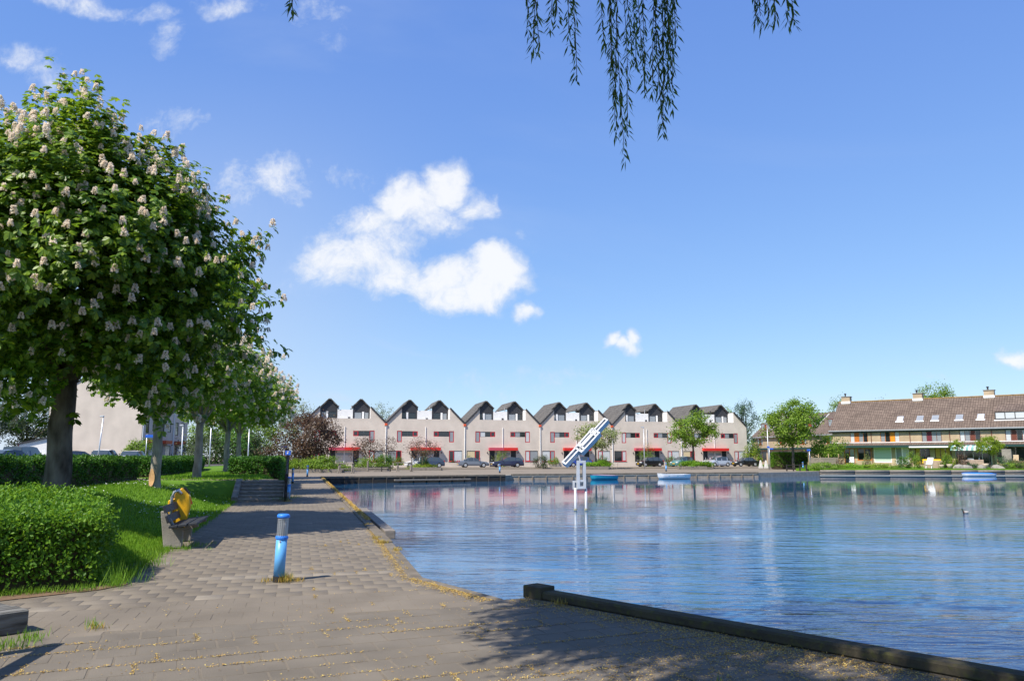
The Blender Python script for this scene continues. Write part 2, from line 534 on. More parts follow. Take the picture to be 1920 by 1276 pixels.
M['copper'] = leaf_mat('copper_leaf', (.060, .034, .024), (.105, .058, .034), (.15, .10, .05), .25, tint=1.2)
M['willow'] = leaf_mat('willow_leaf', (.04, .09, .018), (.07, .145, .025), (.12, .21, .04), .5, tint=1.4)
M['grass'] = leaf_mat('grass_blade', (.075, .18, .012), (.14, .29, .018), (.22, .38, .03), .35, .6, .2, 1.2)
M['straw'] = leaf_mat('dry_grass_blade', (.34, .22, .05), (.50, .35, .09), (.36, .33, .06), .25, .7, .1, 1.0)
M['catkin'] = leaf_mat('fallen_catkin', (.42, .25, .07), (.58, .40, .12), (.62, .49, .16), .15, .8, .1, 1.0)
M['daisy'] = mat('daisy_petal', (.82, .82, .80), .7)
# ------------------------------------------------------------------ the setting: ground, water, quays, paving
WATER_Z = -0.54
QA, QB, QC, QD = (-0.12, 9.45), (-1.25, 11.1), (-3.0, 18.2), (-15.2, 63.6)
FE, FF, FG = (-0.6, 71.0), (0.0, 73.0), (25.5, 82.0)
RH, RI = (34.4, 88.5), (58.0, 88.5)
PW0, PW1 = (0.27, 9.62), (3.85, 5.78)
BASIN = [QA, QB, QC, QD, FE, FF, FG, RH, RI, (86, 84), (112, 60), (112, -42), (46.5, -40), PW1, PW0]

def soil_mat(name, c1, c2, c3, s1=.35, s2=9.0):
    m = bpy.data.materials.new(name); m.use_nodes = True
    t = m.node_tree; b = t.nodes['Principled BSDF']
    b.inputs['Roughness'].default_value = .95; b.inputs['Specular IOR Level'].default_value = .15
    tcn = t.nodes.new('ShaderNodeTexCoord')
    n1 = t.nodes.new('ShaderNodeTexNoise'); n1.inputs['Scale'].default_value = s1; n1.inputs['Detail'].default_value = 8
    n2 = t.nodes.new('ShaderNodeTexNoise'); n2.inputs['Scale'].default_value = s2; n2.inputs['Detail'].default_value = 8
    for n in (n1, n2): t.links.new(tcn.outputs['Object'], n.inputs['Vector'])
    def rmp(o, a, b_):
        r = t.nodes.new('ShaderNodeMapRange'); r.inputs[1].default_value = a; r.inputs[2].default_value = b_
        t.links.new(o, r.inputs[0]); return r.outputs[0]
    m1 = t.nodes.new('ShaderNodeMix'); m1.data_type = 'RGBA'
    m1.inputs[6].default_value = c1 + (1,); m1.inputs[7].default_value = c2 + (1,)
    t.links.new(rmp(n1.outputs['Fac'], .35, .65), m1.inputs[0])
    m2 = t.nodes.new('ShaderNodeMix'); m2.data_type = 'RGBA'
    t.links.new(m1.outputs[2], m2.inputs[6]); m2.inputs[7].default_value = c3 + (1,)
    t.links.new(rmp(n2.outputs['Fac'], .5, .8), m2.inputs[0])
    t.links.new(m2.outputs[2], b.inputs['Base Color'])
    bp = t.nodes.new('ShaderNodeBump'); bp.inputs['Strength'].default_value = .5; bp.inputs['Distance'].default_value = .02
    t.links.new(n2.outputs['Fac'], bp.inputs['Height']); t.links.new(bp.outputs[0], b.inputs['Normal'])
    m.diffuse_color = c1 + (1,)
    return m
M['ground'] = soil_mat('worn_sandy_paving', (.205, .172, .135), (.255, .215, .168), (.17, .148, .12))
M['joint'] = soil_mat('sandy_joint', (.160, .137, .108), (.19, .162, .127), (.14, .12, .096), 1.5, 25)
M['lawn'] = soil_mat('lawn_turf', (.08, .165, .014), (.12, .235, .018), (.095, .18, .014), .8, 14)
M['earth'] = soil_mat('brown_earth', (.15, .095, .06), (.21, .14, .09), (.10, .075, .05), 1.2, 20)
M['asphalt'] = soil_mat('grey_asphalt', (.085, .083, .08), (.11, .105, .10), (.07, .07, .068), .4, 30)

def sheet(name, polys, z, m):
    tri = tessellate_polygon([[Vector((p[0], p[1], 0)) for p in pl] for pl in polys])
    pts = [p for pl in polys for p in pl]
    me = bpy.data.meshes.new(name)
    me.from_pydata([(p[0], p[1], z) for p in pts], [], [tuple(t) for t in tri])
    bm = bmesh.new(); bm.from_mesh(me)
    for f in bm.faces:
        f.normal_update()
        if f.normal.z < 0: f.normal_flip()
    bm.to_mesh(me); bm.free()
    me.materials.append(m)
    return link(name, me)
BIG = 2600
tag(sheet('ground', [[(-BIG, -BIG), (BIG, -BIG), (BIG, BIG), (-BIG, BIG)], BASIN], -0.03, M['ground']), kind='structure')

# water: a clear dark body under a rippled surface
def water_mat():
    m = bpy.data.materials.new('lake_water'); m.use_nodes = True
    t = m.node_tree; b = t.nodes['Principled BSDF']
    b.inputs['Base Color'].default_value = (.022, .100, .215, 1)
    b.inputs['Roughness'].default_value = .03
    b.inputs['IOR'].default_value = 1.5
    b.inputs['Specular IOR Level'].default_value = .5
    tcn = t.nodes.new('ShaderNodeTexCoord')
    def noise(sx, sy, sc, det, rot=0, dist=0.0):
        mp = t.nodes.new('ShaderNodeMapping'); mp.inputs['Scale'].default_value = (sx, sy, 1); mp.inputs['Rotation'].default_value = (0, 0, rot)
        t.links.new(tcn.outputs['Object'], mp.inputs[0])
        n = t.nodes.new('ShaderNodeTexNoise'); n.inputs['Scale'].default_value = sc; n.inputs['Detail'].default_value = det
        n.inputs['Distortion'].default_value = dist; n.inputs['Roughness'].default_value = .5
        t.links.new(mp.outputs[0], n.inputs['Vector'])
        return n.outputs['Fac']
    def mth(op, a, b_):
        n = t.nodes.new('ShaderNodeMath'); n.operation = op
        for i, s in enumerate((a, b_)):
            if isinstance(s, (int, float)): n.inputs[i].default_value = s
            else: t.links.new(s, n.inputs[i])
        return n.outputs[0]
    big = noise(.42, 1.5, 1.5, 2, .12, .5)
    small = noise(.5, 1.4, 4.5, 3, -.15, .6)
    tiny = noise(.8, 1.4, 17, 2, .3)
    patch = noise(1, 1.8, .11, 3, .1)
    r = t.nodes.new('ShaderNodeMapRange'); r.inputs[1].default_value = .38; r.inputs[2].default_value = .62; r.inputs[3].default_value = .25; r.inputs[4].default_value = 1.15
    t.links.new(patch, r.inputs[0])
    spw = t.nodes.new('ShaderNodeSeparateXYZ'); t.links.new(tcn.outputs['Object'], spw.inputs[0])
    lee = t.nodes.new('ShaderNodeMapRange'); lee.interpolation_type = 'SMOOTHSTEP'       # sheltered water towards the far bank
    lee.inputs[1].default_value = 42; lee.inputs[2].default_value = 9; lee.inputs[3].default_value = .035; lee.inputs[4].default_value = 1.0
    t.links.new(mth('ADD', spw.outputs[1], mth('MULTIPLY', spw.outputs[0], -.35)), lee.inputs[0])
    h = mth('ADD', mth('MULTIPLY', big, .095), mth('ADD', mth('MULTIPLY', small, .030), mth('MULTIPLY', tiny, .006)))
    h = mth('MULTIPLY', mth('MULTIPLY', h, r.outputs[0]), lee.outputs[0])
    bp = t.nodes.new('ShaderNodeBump'); bp.inputs['Strength'].default_value = 1.0; bp.inputs['Distance'].default_value = 1.0
    t.links.new(h, bp.inputs['Height']); t.links.new(bp.outputs[0], b.inputs['Normal'])
    m.diffuse_color = (.1, .2, .4, 1)
    return m
M['water'] = water_mat()
cx, cy = 35, 40
tag(sheet('water', [[(cx + (x - cx) * 1.02, cy + (y - cy) * 1.02) for x, y in BASIN]], WATER_Z, M['water']), kind='structure')

def along(a, b, t):
    return (a[0] + (b[0] - a[0]) * t, a[1] + (b[1] - a[1]) * t)
def offset_line(a, b, d):
    v = Vector((b[0] - a[0], b[1] - a[1])).normalized()
    n = Vector((-v.y, v.x)) * d
    return (a[0] + n.x, a[1] + n.y), (b[0] + n.x, b[1] + n.y)
def wall_strip(mb, a, b, d0, d1, z0, z1):
    """upright slab along a-b between offsets d0 and d1 (left of a-b positive)"""
    p, q = offset_line(a, b, d0); r, s = offset_line(a, b, d1)
    mb.prism([p, q, s, r], z0, z1)
# near quay: timber face, concrete coping stones one by one
nq = empty('quay_wall', (0, 0, 0), 0, 'low dark timber quay wall with pale coping along the brick path', 'quay wall')
mb = MB()
for a, b in ((PW0, QA), (QA, QB), (QB, QC), (QC, QD)):
    wall_strip(mb, a, b, -0.02, 0.16, -1.6, -0.06)
mb.build('timber_face', M['timber_dark'], nq)
def coping(a, b, L, w, z0, z1, parent, m, off=0.0, name='coping_stone'):
    n = max(1, round(math.dist(a, b) / L))
    for i in range(n):
        p = along(a, b, (i + .004) / n); q = along(a, b, (i + .996) / n)
        k = MB(); wall_strip(k, p, q, off, off + w, z0, z1)
        k.build(name, m, parent, bevel=.012)
M['coping'] = mat('worn_coping_concrete', (.165, .142, .112), .9, .28, 3, .6, 40, spec=.15)
coping(QA, QB, 1.0, .17, -.10, .005, nq, M['coping'], -.03)
coping(QB, along(QB, QC, .62), 1.5, .17, -.10, .005, nq, M['coping'], -.03)
coping(along(QB, QC, .62), QD, 2.0, .22, -.10, .035, nq, M['coping'], -.03)
# outer timber fender that ends in a cut beam by the first tree's shadow
k = MB(); wall_strip(k, along(QB, QC, .93), along(QC, QD, .16), -.30, -.06, -.16, .03)
k.build('fender_beam', M['timber_grey'], nq, bevel=.015)
# raised parapet beam in front right
pw = empty('parapet_beam', (PW0[0], PW0[1], 0), 0, 'thick mossy timber parapet beam along the water at lower right', 'parapet')
v = Vector((PW1[0] - PW0[0], PW1[1] - PW0[1], 0)); v.normalize()
nrm = Vector((v.y, -v.x, 0))
M['moss_timber'] = soil_mat('mossy_timber', (.050, .044, .034), (.085, .072, .048), (.10, .10, .03), 2.0, 18)
k = MB(); k.obox(v * 4.5 - nrm * .02 + Vector((0, 0, .045)), v * 4.46, nrm * .10, Vector((0, 0, .05)))
k.build('beam', M['moss_timber'], pw, bevel=.02)
k = MB(); k.obox(v * .05 + Vector((0, 0, .065)) - nrm * .02, v * .15, nrm * .12, Vector((0, 0, .072)))
k.build('end_block', M['moss_timber'], pw, bevel=.008)
k = MB(); k.obox(v * 4.5 - nrm * .16 + Vector((0, 0, -.8)), v * 4.5, nrm * .05, Vector((0, 0, .78)))
k.build('timber_face', M['timber_dark'], pw)

# far quay: dark timber wall on the left, pale block wall on the right
fq = empty('quay_wall', (QD[0], QD[1], 0), 0, 'tarred timber quay wall on the far bank, left of the sculpture', 'quay wall')
o = Vector((QD[0], QD[1]))
def loc2(p): return (p[0] - o.x, p[1] - o.y)
a, b = loc2(QD), loc2(FE)
k = MB(); wall_strip(k, a, b, -.02, .18, -1.4, -.05); k.build('timber_face', M['timber_dark'], fq)  # near-black colour holds both the tar and the shade under the overhang
coping(a, b, 1.6, .42, -.10, .05, fq, M['coping'], -.06)
for i in range(14):
    p = along(a, b, (i + .5) / 14)
    k = MB(); k.lathe([(.07, -1.2), (.07, -.14), (.05, -.10)], 8); k.build('mooring_pile', M['timber_dark'], fq, loc=(p[0] + .12, p[1] - .16, 0))
k = MB(); p, q = along(a, b, .36), along(a, b, .78)
wall_strip(k, p, q, -.55, -.25, -.36, -.24); k.build('floating_beam', M['timber_grey'], fq)
fw = empty('quay_wall', (FF[0], FF[1], 0), 0, 'pale block quay wall below the parked cars on the far bank', 'quay wall')
o = Vector((FF[0], FF[1]))
a, b = loc2(FF), loc2(FG)
k = MB(); wall_strip(k, loc2(FE), a, -.02, .18, -1.4, -.06); wall_strip(k, a, b, -.02, .18, -1.4, -.17); k.build('wall_face', mat('stained_block_wall', (.30, .245, .19), .95, .35, 1.2, .6, 8), fw)
coping(a, b, 2.0, .40, -.15, .05, fw, M['coping'], -.08)
for i in range(20):                                  # upright joints of the sheet piling
    p = along(a, b, (i + .5) / 20)
    k = MB(); k.box(-.05, .05, -.10, .03, -1.2, -.17); k.build('pile', mat('stained_pile', (.22, .18, .14), .95, .3, 2), fw, loc=(p[0], p[1], 0), rot=(0, 0, R(19)))
rw = empty('timber_revetment', (FG[0], FG[1], 0), 0, 'weathered timber revetment holding up the gardens on the right bank', 'revetment')
o = Vector((FG[0], FG[1]))
k = MB(); wall_strip(k, loc2(FG), loc2(RH), 0, .2, -1.3, -.02); k.build('backing', M['concrete'], rw)
pts = [RH, (46, 88.4), RI, (86, 84)]
for i in range(3):
    n = max(2, round(math.dist(pts[i], pts[i + 1]) / 3.4))
    for j in range(n):
        p, q = loc2(along(pts[i], pts[i + 1], (j + .01) / n)), loc2(along(pts[i], pts[i + 1], (j + .99) / n))
        k = MB(); k.tube([(p[0], p[1] - .05, -.02), (q[0], q[1] - .05, -.02)], .16, 8); k.tube([(p[0], p[1], -.30), (q[0], q[1], -.30)], .15, 8)
        k.build('log', M['timber_grey'], rw, smooth=True)

# ---- terrain left of the path: lawn that climbs about 0.7 m
def path_edge(y):
    """x of the lawn's edge beside the path"""
    return np.where(y < 29.6, -5.1 - .272 * (y - 10.3), np.where(y < 44, -8.35 - .27 * (y - 29.4), -12.3 - .42 * (y - 44)))
def sstep(t):
    t = np.clip(t, 0, 1)
    return t * t * (3 - 2 * t)
def lawn_h(x, y):
    x = np.asarray(x, dtype=float); y = np.asarray(y, dtype=float)
    d1 = (-5.1 - .272 * (y - 10.3) - x) / 3.4
    e2 = np.where(y < 44, -8.35 - .27 * (y - 29.4), -12.3 - .42 * (y - 44))
    d2 = (e2 - x) / 1.3
    t = sstep((y - 29.3) / 2.2)
    h = .7 * (sstep(d1) * (1 - t) + sstep(d2) * t)
    return h * sstep((y - 9.5) / 5.0) + .012 * np.sin(x * 1.7) * np.cos(y * 1.3) * sstep(d1)
def lh(x, y): return float(lawn_h(x, y))
gx, gy = np.meshgrid(np.arange(-60, -2, .4), np.arange(9.6, 100, .4))
gz = lawn_h(gx, gy)
vid = np.arange(gx.size).reshape(gx.shape)
ed = path_edge(gy)
keep = (gx < ed + .05) & (gy > 10.7 + .0 * gx) & ~((gx < -34) & (gy > 58))
kk = keep[:-1, :-1] & keep[1:, 1:] & keep[:-1, 1:] & keep[1:, :-1]
F = np.stack([vid[:-1, :-1][kk], vid[:-1, 1:][kk], vid[1:, 1:][kk], vid[1:, :-1][kk]], axis=1)
lawn = link('lawn', np_mesh('lawn', np.stack([gx, gy, gz], -1).reshape(-1, 3), F, M['lawn'], True))
tag(lawn, kind='structure')
# car park behind the hedges, far street
def slab(name, poly, z0, z1, m):
    return tag(MB().prism(poly, z0, z1).build(name, m), kind='structure')
slab('parking_area', [(-120, 48), (-30, 48), (-27, 62), (-38, 140), (-120, 140)], -.3, .72, M['asphalt'])
slab('footpath', [(-20.5, 33.6), (-9.8, 31.3), (-9.6, 32.6), (-20.6, 35.2)], .2, .715, M['ground'])
slab('street', [(-60, 96), (-18, 101.0), (0, 105.5), (44, 116.5), (60, 190), (-80, 190)], -.2, .10, M['ground'])
slab('garden_terrace', [(33, 92), (40, 90.0), (88, 86), (95, 130), (40, 135), (36.5, 100)], -.4, .28, M['lawn'])

# ---- paving: 30 cm tiles, laid on two bearings
PAVE = [QA, QB, QC, along(QC, QD, .55), (-12.6, 43), (-8.5, 29.2), (-10.25, 29.2), (-5.9, 13.4), (-5.1, 10.4), (-6.8, 8.6), (-8, 3), (-5, -3), (8.5, -3), (6.8, 2.65), PW1, PW0]
base = sheet('pavement', [PAVE], -.0028, M['joint'])
tag(base, kind='structure')
def inside(P, poly):
    P = np.asarray(P); x, y = P[..., 0], P[..., 1]
    c = np.zeros(x.shape, bool); n = len(poly)
    for i in range(n):
        x0, y0 = poly[i]; x1, y1 = poly[(i + 1) % n]
        if y0 == y1: continue
        c ^= ((y0 > y) != (y1 > y)) & (x < (x1 - x0) * (y - y0) / (y1 - y0) + x0)
    return c
ang_a, ang_b = R(23), R(15.2)
def near_zone(x, y):                      # the part in front, laid on the other bearing
    return y < 8.78 + .425 * (x + .96)
def lay(ang, size, gap, cond, seed, bond=True):
    r = np.random.default_rng(seed)
    n = 150
    i, j = np.meshgrid(np.arange(-n, n), np.arange(-n, n))
    s = size + gap
    u = i * s + (j % 2) * (s / 2 if bond else 0.0); w = j * s
    c, sn = math.cos(ang), math.sin(ang)
    X = u * c - w * sn; Y = u * sn + w * c + 15
    C = np.stack([X, Y], -1).reshape(-1, 2)
    h = size / 2
    ok = cond(C[:, 0], C[:, 1])
    for a, b in ((-h, -h), (h, -h), (h, h), (-h, h)):
        q = C + np.array([a * c - b * sn, a * sn + b * c])
        ok &= inside(q, PAVE)
    return C[ok]
TA = lay(ang_a, .298, .022, lambda x, y: near_zone(x, y) & (y < 12), 3)
TB = lay(ang_b, .300, .005, lambda x, y: ~near_zone(x, y - .06) & (y < 44), 4)
M['tile_a'] = mat('grey_paving_tile', (.166, .144, .116), .88, .18, 1.3, .45, 90, per=.025, spec=.22, place=True, detail=10)
M['tile_b'] = mat('warm_grey_paving_tile', (.186, .158, .124), .88, .17, 1.1, .4, 90, per=.02, spec=.22, place=True, detail=10)
M['tile_c'] = mat('pale_paving_tile', (.235, .203, .162), .88, .2, 2, .4, 90, spec=.22, place=True)
def tile_mesh(s, ch, name, m):
    h, g = s / 2, s / 2 - ch
    vs = [(-h, -h, -.04), (h, -h, -.04), (h, h, -.04), (-h, h, -.04), (-h, -h, -ch), (h, -h, -ch), (h, h, -ch), (-h, h, -ch), (-g, -g, 0), (g, -g, 0), (g, g, 0), (-g, g, 0)]
    fs = [(8, 9, 10, 11)] + [(4 + k, 4 + (k + 1) % 4, 8 + (k + 1) % 4, 8 + k) for k in range(4)] + [(k, (k + 1) % 4, 4 + (k + 1) % 4, 4 + k) for k in range(4)]
    return vs, fs
tv, tf = tile_mesh(.300, .002, '', None)
def pale_row(x, y):                       # a course of pale tiles crosses the path
    return (np.abs(y - (11.62 + .272 * (x + 2.4))) < .16) & (x > -4.2) & (x < -1.7)
allT = [(c[0], c[1], ang_a, 0) for c in TA] + [(c[0], c[1], ang_b, 2 if pale_row(c[0], c[1]) else (2 if random.random() < .012 else 1)) for c in TB]
def seen(x, y):
    return y > 5.2 and abs(x) < .68 * y
vis = sorted([t for t in allT if seen(t[0], t[1])], key=lambda t: t[0] ** 2 + t[1] ** 2)
sing = vis[:296]
ids = set(map(id, sing))
rest = [t for t in allT if id(t) not in ids]
tm = []
for key in ('tile_a', 'tile_b', 'tile_c'):
    me = bpy.data.meshes.new('paving_tile'); me.from_pydata(tv, [], tf); me.materials.append(M[key]); me.update(); tm.append(me)
for (x, y, a, k) in sing:
    link('paving_tile', tm[k], base, (x, y, random.uniform(-.0012, .0012)), (random.gauss(0, .0014), random.gauss(0, .0014), a + random.gauss(0, .006)))
tvn, tfn = np.array(tv), np.array(tf)
for kk_, key in enumerate(('tile_a', 'tile_b', 'tile_c')):
    sel = [t for t in rest if t[3] == kk_]
    if not sel: continue
    S = np.array([(t[0], t[1], t[2]) for t in sel])
    S[:, 2] += rng.normal(0, .006, len(S))
    c, s = np.cos(S[:, 2])[:, None], np.sin(S[:, 2])[:, None]
    tx, ty = rng.normal(0, .0012, (2, len(S), 1))
    V = np.stack([tvn[None, :, 0] * c - tvn[None, :, 1] * s + S[:, :1], tvn[None, :, 0] * s + tvn[None, :, 1] * c + S[:, 1:2],
                  tvn[None, :, 2] + tvn[None, :, 0] * tx + tvn[None, :, 1] * ty + rng.uniform(-.0012, .0012, (len(S), 1))], -1).reshape(-1, 3)
    F = (tfn[None] + (np.arange(len(S)) * len(tvn))[:, None, None]).reshape(-1, 4)
    ob = link('paving_tiles', np_mesh('paving_tiles', V, F, M[key]), base)
    ob['kind'] = 'stuff'
# ------------------------------------------------------------------ buildings
def wall_grid(mb, x0, x1, z0, z1, holes, y=0.0, depth=.14):
    """front wall with real openings and reveals; holes = (xa, xb, za, zb)"""
    xs = sorted({x0, x1, *[h[0] for h in holes], *[h[1] for h in holes]})
    zs = sorted({z0, z1, *[h[2] for h in holes], *[h[3] for h in holes]})
    for i in range(len(xs) - 1):
        for j in range(len(zs) - 1):
            cx_, cz_ = (xs[i] + xs[i + 1]) / 2, (zs[j] + zs[j + 1]) / 2
            if any(h[0] < cx_ < h[1] and h[2] < cz_ < h[3] for h in holes): continue
            mb.quad((xs[i], y, zs[j]), (xs[i + 1], y, zs[j]), (xs[i + 1], y, zs[j + 1]), (xs[i], y, zs[j + 1]))
    for xa, xb, za, zb in holes:
        for p, q in (((xa, za), (xb, za)), ((xb, za), (xb, zb)), ((xb, zb), (xa, zb)), ((xa, zb), (xa, za))):
            mb.quad((p[0], y, p[1]), (q[0], y, q[1]), (q[0], y + depth, q[1]), (p[0], y + depth, p[1]))
def window(parent, xa, xb, za, zb, y, frame_m, pane_m, t=.07, cuts=(), fd=.05, frame=True, name='window'):
    """frame bars round each light, a pane per light"""
    k = MB()
    y0, y1 = y, y + fd
    if frame:
        k.box(xa, xb, y0, y1, za, za + t); k.box(xa, xb, y0, y1, zb - t, zb)
        xs = [xa] + list(cuts) + [xb]
        for n, x in enumerate(xs):
            lo, hi = (x, x + t) if n == 0 else ((x - t, x) if n == len(xs) - 1 else (x - t / 2, x + t / 2))
            k.box(lo, hi, y0 + .001, y1 - .001, za + t, zb - t)
        w = k.build(name, frame_m, parent, fix=False)
    else:
        k.box(xa, xb, y1 - .02, y1, za, zb)
        w = k.build(name, frame_m, parent, fix=False)
        xs = [xa, xb]
    pm = pane_m if isinstance(pane_m, (list, tuple)) else [pane_m] * (len(xs) - 1)
    for n in range(len(xs) - 1):
        g = MB().quad((xs[n] + t * .6, y0 + .03, za + t * .6), (xs[n + 1] - t * .6, y0 + .03, za + t * .6), (xs[n + 1] - t * .6, y0 + .03, zb - t * .6), (xs[n] + t * .6, y0 + .03, zb - t * .6))
        g.build('pane', pm[n], w, fix=False)
    return w

HW = 5.85                                   # half of one gabled pair
HZ, SET, DEP = 6.3, 1.8, 10.0
ORD = ['first', 'second', 'third', 'fourth', 'fifth', 'sixth', 'seventh', 'eighth', 'ninth', 'tenth', 'eleventh', 'twelfth']
RX, RY = 11.38, 2.76                        # step from pair to pair
row_rz = math.atan2(RY, RX)
row_o = Vector((115 * -235 / FPX, 115, 0))
def row_pt(i, back=0.0, z=0.0):
    """point on the facade line, i counted in pairs"""
    return Vector((row_o.x + RX * i + math.sin(row_rz) * -back, row_o.y + RY * i + math.cos(row_rz) * back, z))
GLS = [M['glass_dark'], M['glass_grey'], M['glass_pale']]
hr = random.Random(5)
ROW_HINT = ['left end, behind the copper-leaved tree', 'beside the first orange gutter head from the left', 'above the white hatchback', 'right behind the dark blue hatchback',
            'behind the old grey saloon', 'behind the navy estate car', 'left of the slanting sculpture', 'half hidden by the slanting sculpture and pale tree',
            'just right of the sculpture, behind the lamp post', 'behind the black hatchback', 'half hidden by the round green tree', 'right end, above the black saloon']
def gable_house(i, mirror):
    n = (i + 1) * 2 + (1 if mirror else 0)
    h = empty('terraced_house', row_pt(i, z=.10), row_rz,
              '%s house of the gabled row, %s' % (ORD[n], ROW_HINT[n]), 'house', 'row of gabled houses on the far bank')
    mx = (lambda x: 2 * HW - x) if mirror else (lambda x: x)
    def hole(a, b, c, d): return (min(mx(a), mx(b)), max(mx(a), mx(b)), c, d)
    holes = [hole(1.62, 2.34, 3.62, 5.27), hole(2.34, 4.67, 4.45, 5.22), hole(.34, 2.34, .8, 2.39), hole(3.78, 4.60, .02, 2.38), hole(4.72, 5.75, 1.72, 2.1)]
    k = MB()
    lo, hi = sorted((mx(0), mx(HW)))
    wall_grid(k, lo, hi, -.1, HZ, holes)
    def poly(*p): 
        q = [(mx(x), 0, z) for x, z in p]
        k.add(q, [tuple(range(len(q)))])
    poly((0, HZ), (2.27, HZ), (2.27, 8.57)); poly((2.27, HZ), (HW, HZ), (HW, 7.0), (2.27, 7.0))
    # parapet top and inner face, cheek of the roof terrace
    b0, b1 = sorted((mx(2.27), mx(HW)))
    k.quad((b0, 0, 7.0), (b1, 0, 7.0), (b1, .15, 7.0), (b0, .15, 7.0)); k.quad((b0, .15, 6.2), (b1, .15, 6.2), (b1, .15, 7.0), (b0, .15, 7.0))
    if i in (-1, 4) and ((mirror and i == 4) or (not mirror and i == -1)):
        k.quad((mx(0), 0, -.1), (mx(0), DEP, -.1), (mx(0), DEP, HZ), (mx(0), 0, HZ))
    k.build('wall', M['plaster'], h)
    k = MB(); k.quad((mx(2.27), 0.002, 6.25), (mx(2.27), SET, 6.25), (mx(2.27), SET, 8.57), (mx(2.27), 0.002, 8.57))
    k.quad((b0, .15, 6.3), (b1, .15, 6.3), (b1, SET, 6.3), (b0, SET, 6.3)); k.build('terrace', M['plaster_white'], h)
    # dark gable wall set back behind the terrace
    gh = [hole(2.42, 3.10, 6.35, 8.05), hole(3.42, 4.55, 6.35, 8.05)]
    k = MB(); a0, a1 = sorted((mx(2.27), mx(4.75)))
    wall_grid(k, a0, a1, 6.3, 8.10, gh, SET, .08)
    q = [(mx(x), SET, z) for x, z in ((2.27, 8.10), (4.75, 8.10), (4.75, 8.75), (3.6, 9.87), (2.27, 8.57))]
    k.add(q, [tuple(range(5))]); k.build('gable_wall', M['slate'], h)
    for hh in gh: window(h, hh[0], hh[1], hh[2], hh[3], SET + .02, M['slate'], hr.choice([M['glass_grey'], M['glass_dark'], M['glass_grey']]), .06)
    c0, c1 = sorted((mx(3.12), mx(3.40)))
    MB().box(c0, c1, SET - .05, SET + .05, 6.3, 8.08).build('white_panel', M['white'], h)
    c0, c1 = sorted((mx(4.75), mx(HW)))
    k = MB(); k.box(c0, c1, SET - .06, DEP, 6.3, 8.36); k.build('white_wall', M['plaster_white'], h)
    # roof: outer slope, step, inner slope
    def slope(p, q_, y0, y1, th=.16):
        dx_, dz_ = q_[0] - p[0], q_[1] - p[1]
        L = math.hypot(dx_, dz_); nx_, nz_ = -dz_ / L * th, dx_ / L * th
        if nz_ < 0: nx_, nz_ = -nx_, -nz_
        return [(mx(p[0]), p[1]), (mx(q_[0]), q_[1]), (mx(q_[0] + nx_), q_[1] + nz_), (mx(p[0] + nx_), p[1] + nz_)], y0, y1
    rf = MB()
    rf.prism_y(*slope((0, HZ), (2.27, 8.57), -.12, DEP)); rf.prism_y(*slope((2.27, 8.57), (3.6, 9.9), SET - .3, DEP)); rf.prism_y(*slope((3.6, 9.9), (4.78, 8.72), SET - .3, DEP))
    roof = rf.build('roof', M['roof_grey'], h)
    k = MB(); k.prism_y([(mx(x), z) for x, z in ((0, HZ - .02), (2.27, 8.55), (2.20, 8.80), (-.05, 6.52))], -.16, -.125); k.build('verge_board', M['slate'], roof)
    if hr.random() < .8:
        p = MB(); p.lathe([(.07, 0), (.07, .55), (.11, .58), (.11, .66), (.02, .68)], 8, (mx(4.9), SET + 1.0, 8.36)); p.build('flue', hr.choice([M['zinc'], M['slate']]), roof)
    if mirror:
        q0 = 4.95 + hr.uniform(0, .4); q0, q1 = sorted((mx(q0), mx(q0 + .32)))
        MB().box(q0, q1, SET - .09, SET - .065, 6.6, 7.45 + hr.uniform(-.2, .2)).build('vent_panel', M['slate'], h)
    # windows on the front
    red = M['red']
    window(h, *hole(1.62, 2.34, 3.62, 5.27), .02, red, hr.choice([M['glass_grey'], M['glass_pale']]), .11)
    a = hole(2.34, 3.95, 4.45, 5.22); window(h, *a, .04, M['slate'], [hr.choice(GLS), M['glass_dark']], .04, cuts=((a[0] + a[1]) / 2,))
    window(h, *hole(3.95, 4.67, 4.45, 5.22), .02, red, M['glass_dark'], .12)
    window(h, *hole(1.60, 2.34, .8, 2.39), .02, red, hr.choice(GLS), .11)
    window(h, *hole(.34, 1.60, .8, 2.39), .04, M['slate'], hr.choice(GLS + [M['glass_cream'], M['glass_grey']]), .05)
    window(h, *hole(4.72, 5.75, 1.72, 2.1), .05, M['zinc'], M['glass_grey'], .03)
    s0, s1 = sorted((mx(.28), mx(2.40)))
    MB().box(s0, s1, -.06, .02, .73, .795).build('sill', red, h)
    d0, d1 = sorted((mx(3.78), mx(4.60)))
    k = MB(); k.box(d0, d1, .06, .11, .02, 2.38); door = k.build('door', M['door_dark'], h)
    k = MB(); k.box(d0 + .25, d1 - .25, .035, .06, .95, 1.02); k.build('letter_slot', M['zinc'], door)
    c0, c1 = sorted((mx(3.66), mx(HW)))
    MB().box(c0, c1, -.75, .0 - .002, 2.42, 2.84).build('canopy', M['red_bright'] if n % 4 != 0 else mat('faded_red_fascia', (.50, .06, .10), .6), h)
    if not mirror:
        k = MB(); k.tube([(HW - .02, -.07, .05), (HW - .02, -.07, 5.85)], .05, 8); k.build('downpipe', M['white'], h)
        k = MB(); k.tube([(.0, -.09, .05), (.0, -.09, 6.0)], .06, 8); k.build('downpipe', M['white'], h)
        k = MB(); k.box(-.19, .19, -.22, .12, 6.0, 6.32); k.build('gutter_head', M['red_orange'], h, bevel=.03)
    k = MB(); l0, l1 = sorted((mx(3.42), mx(3.52))); k.box(l0, l1, -.12, 0, 2.0, 2.2); k.build('wall_lamp', M['slate'], h)
    g0, g1 = sorted((mx(.0), mx(3.4)))
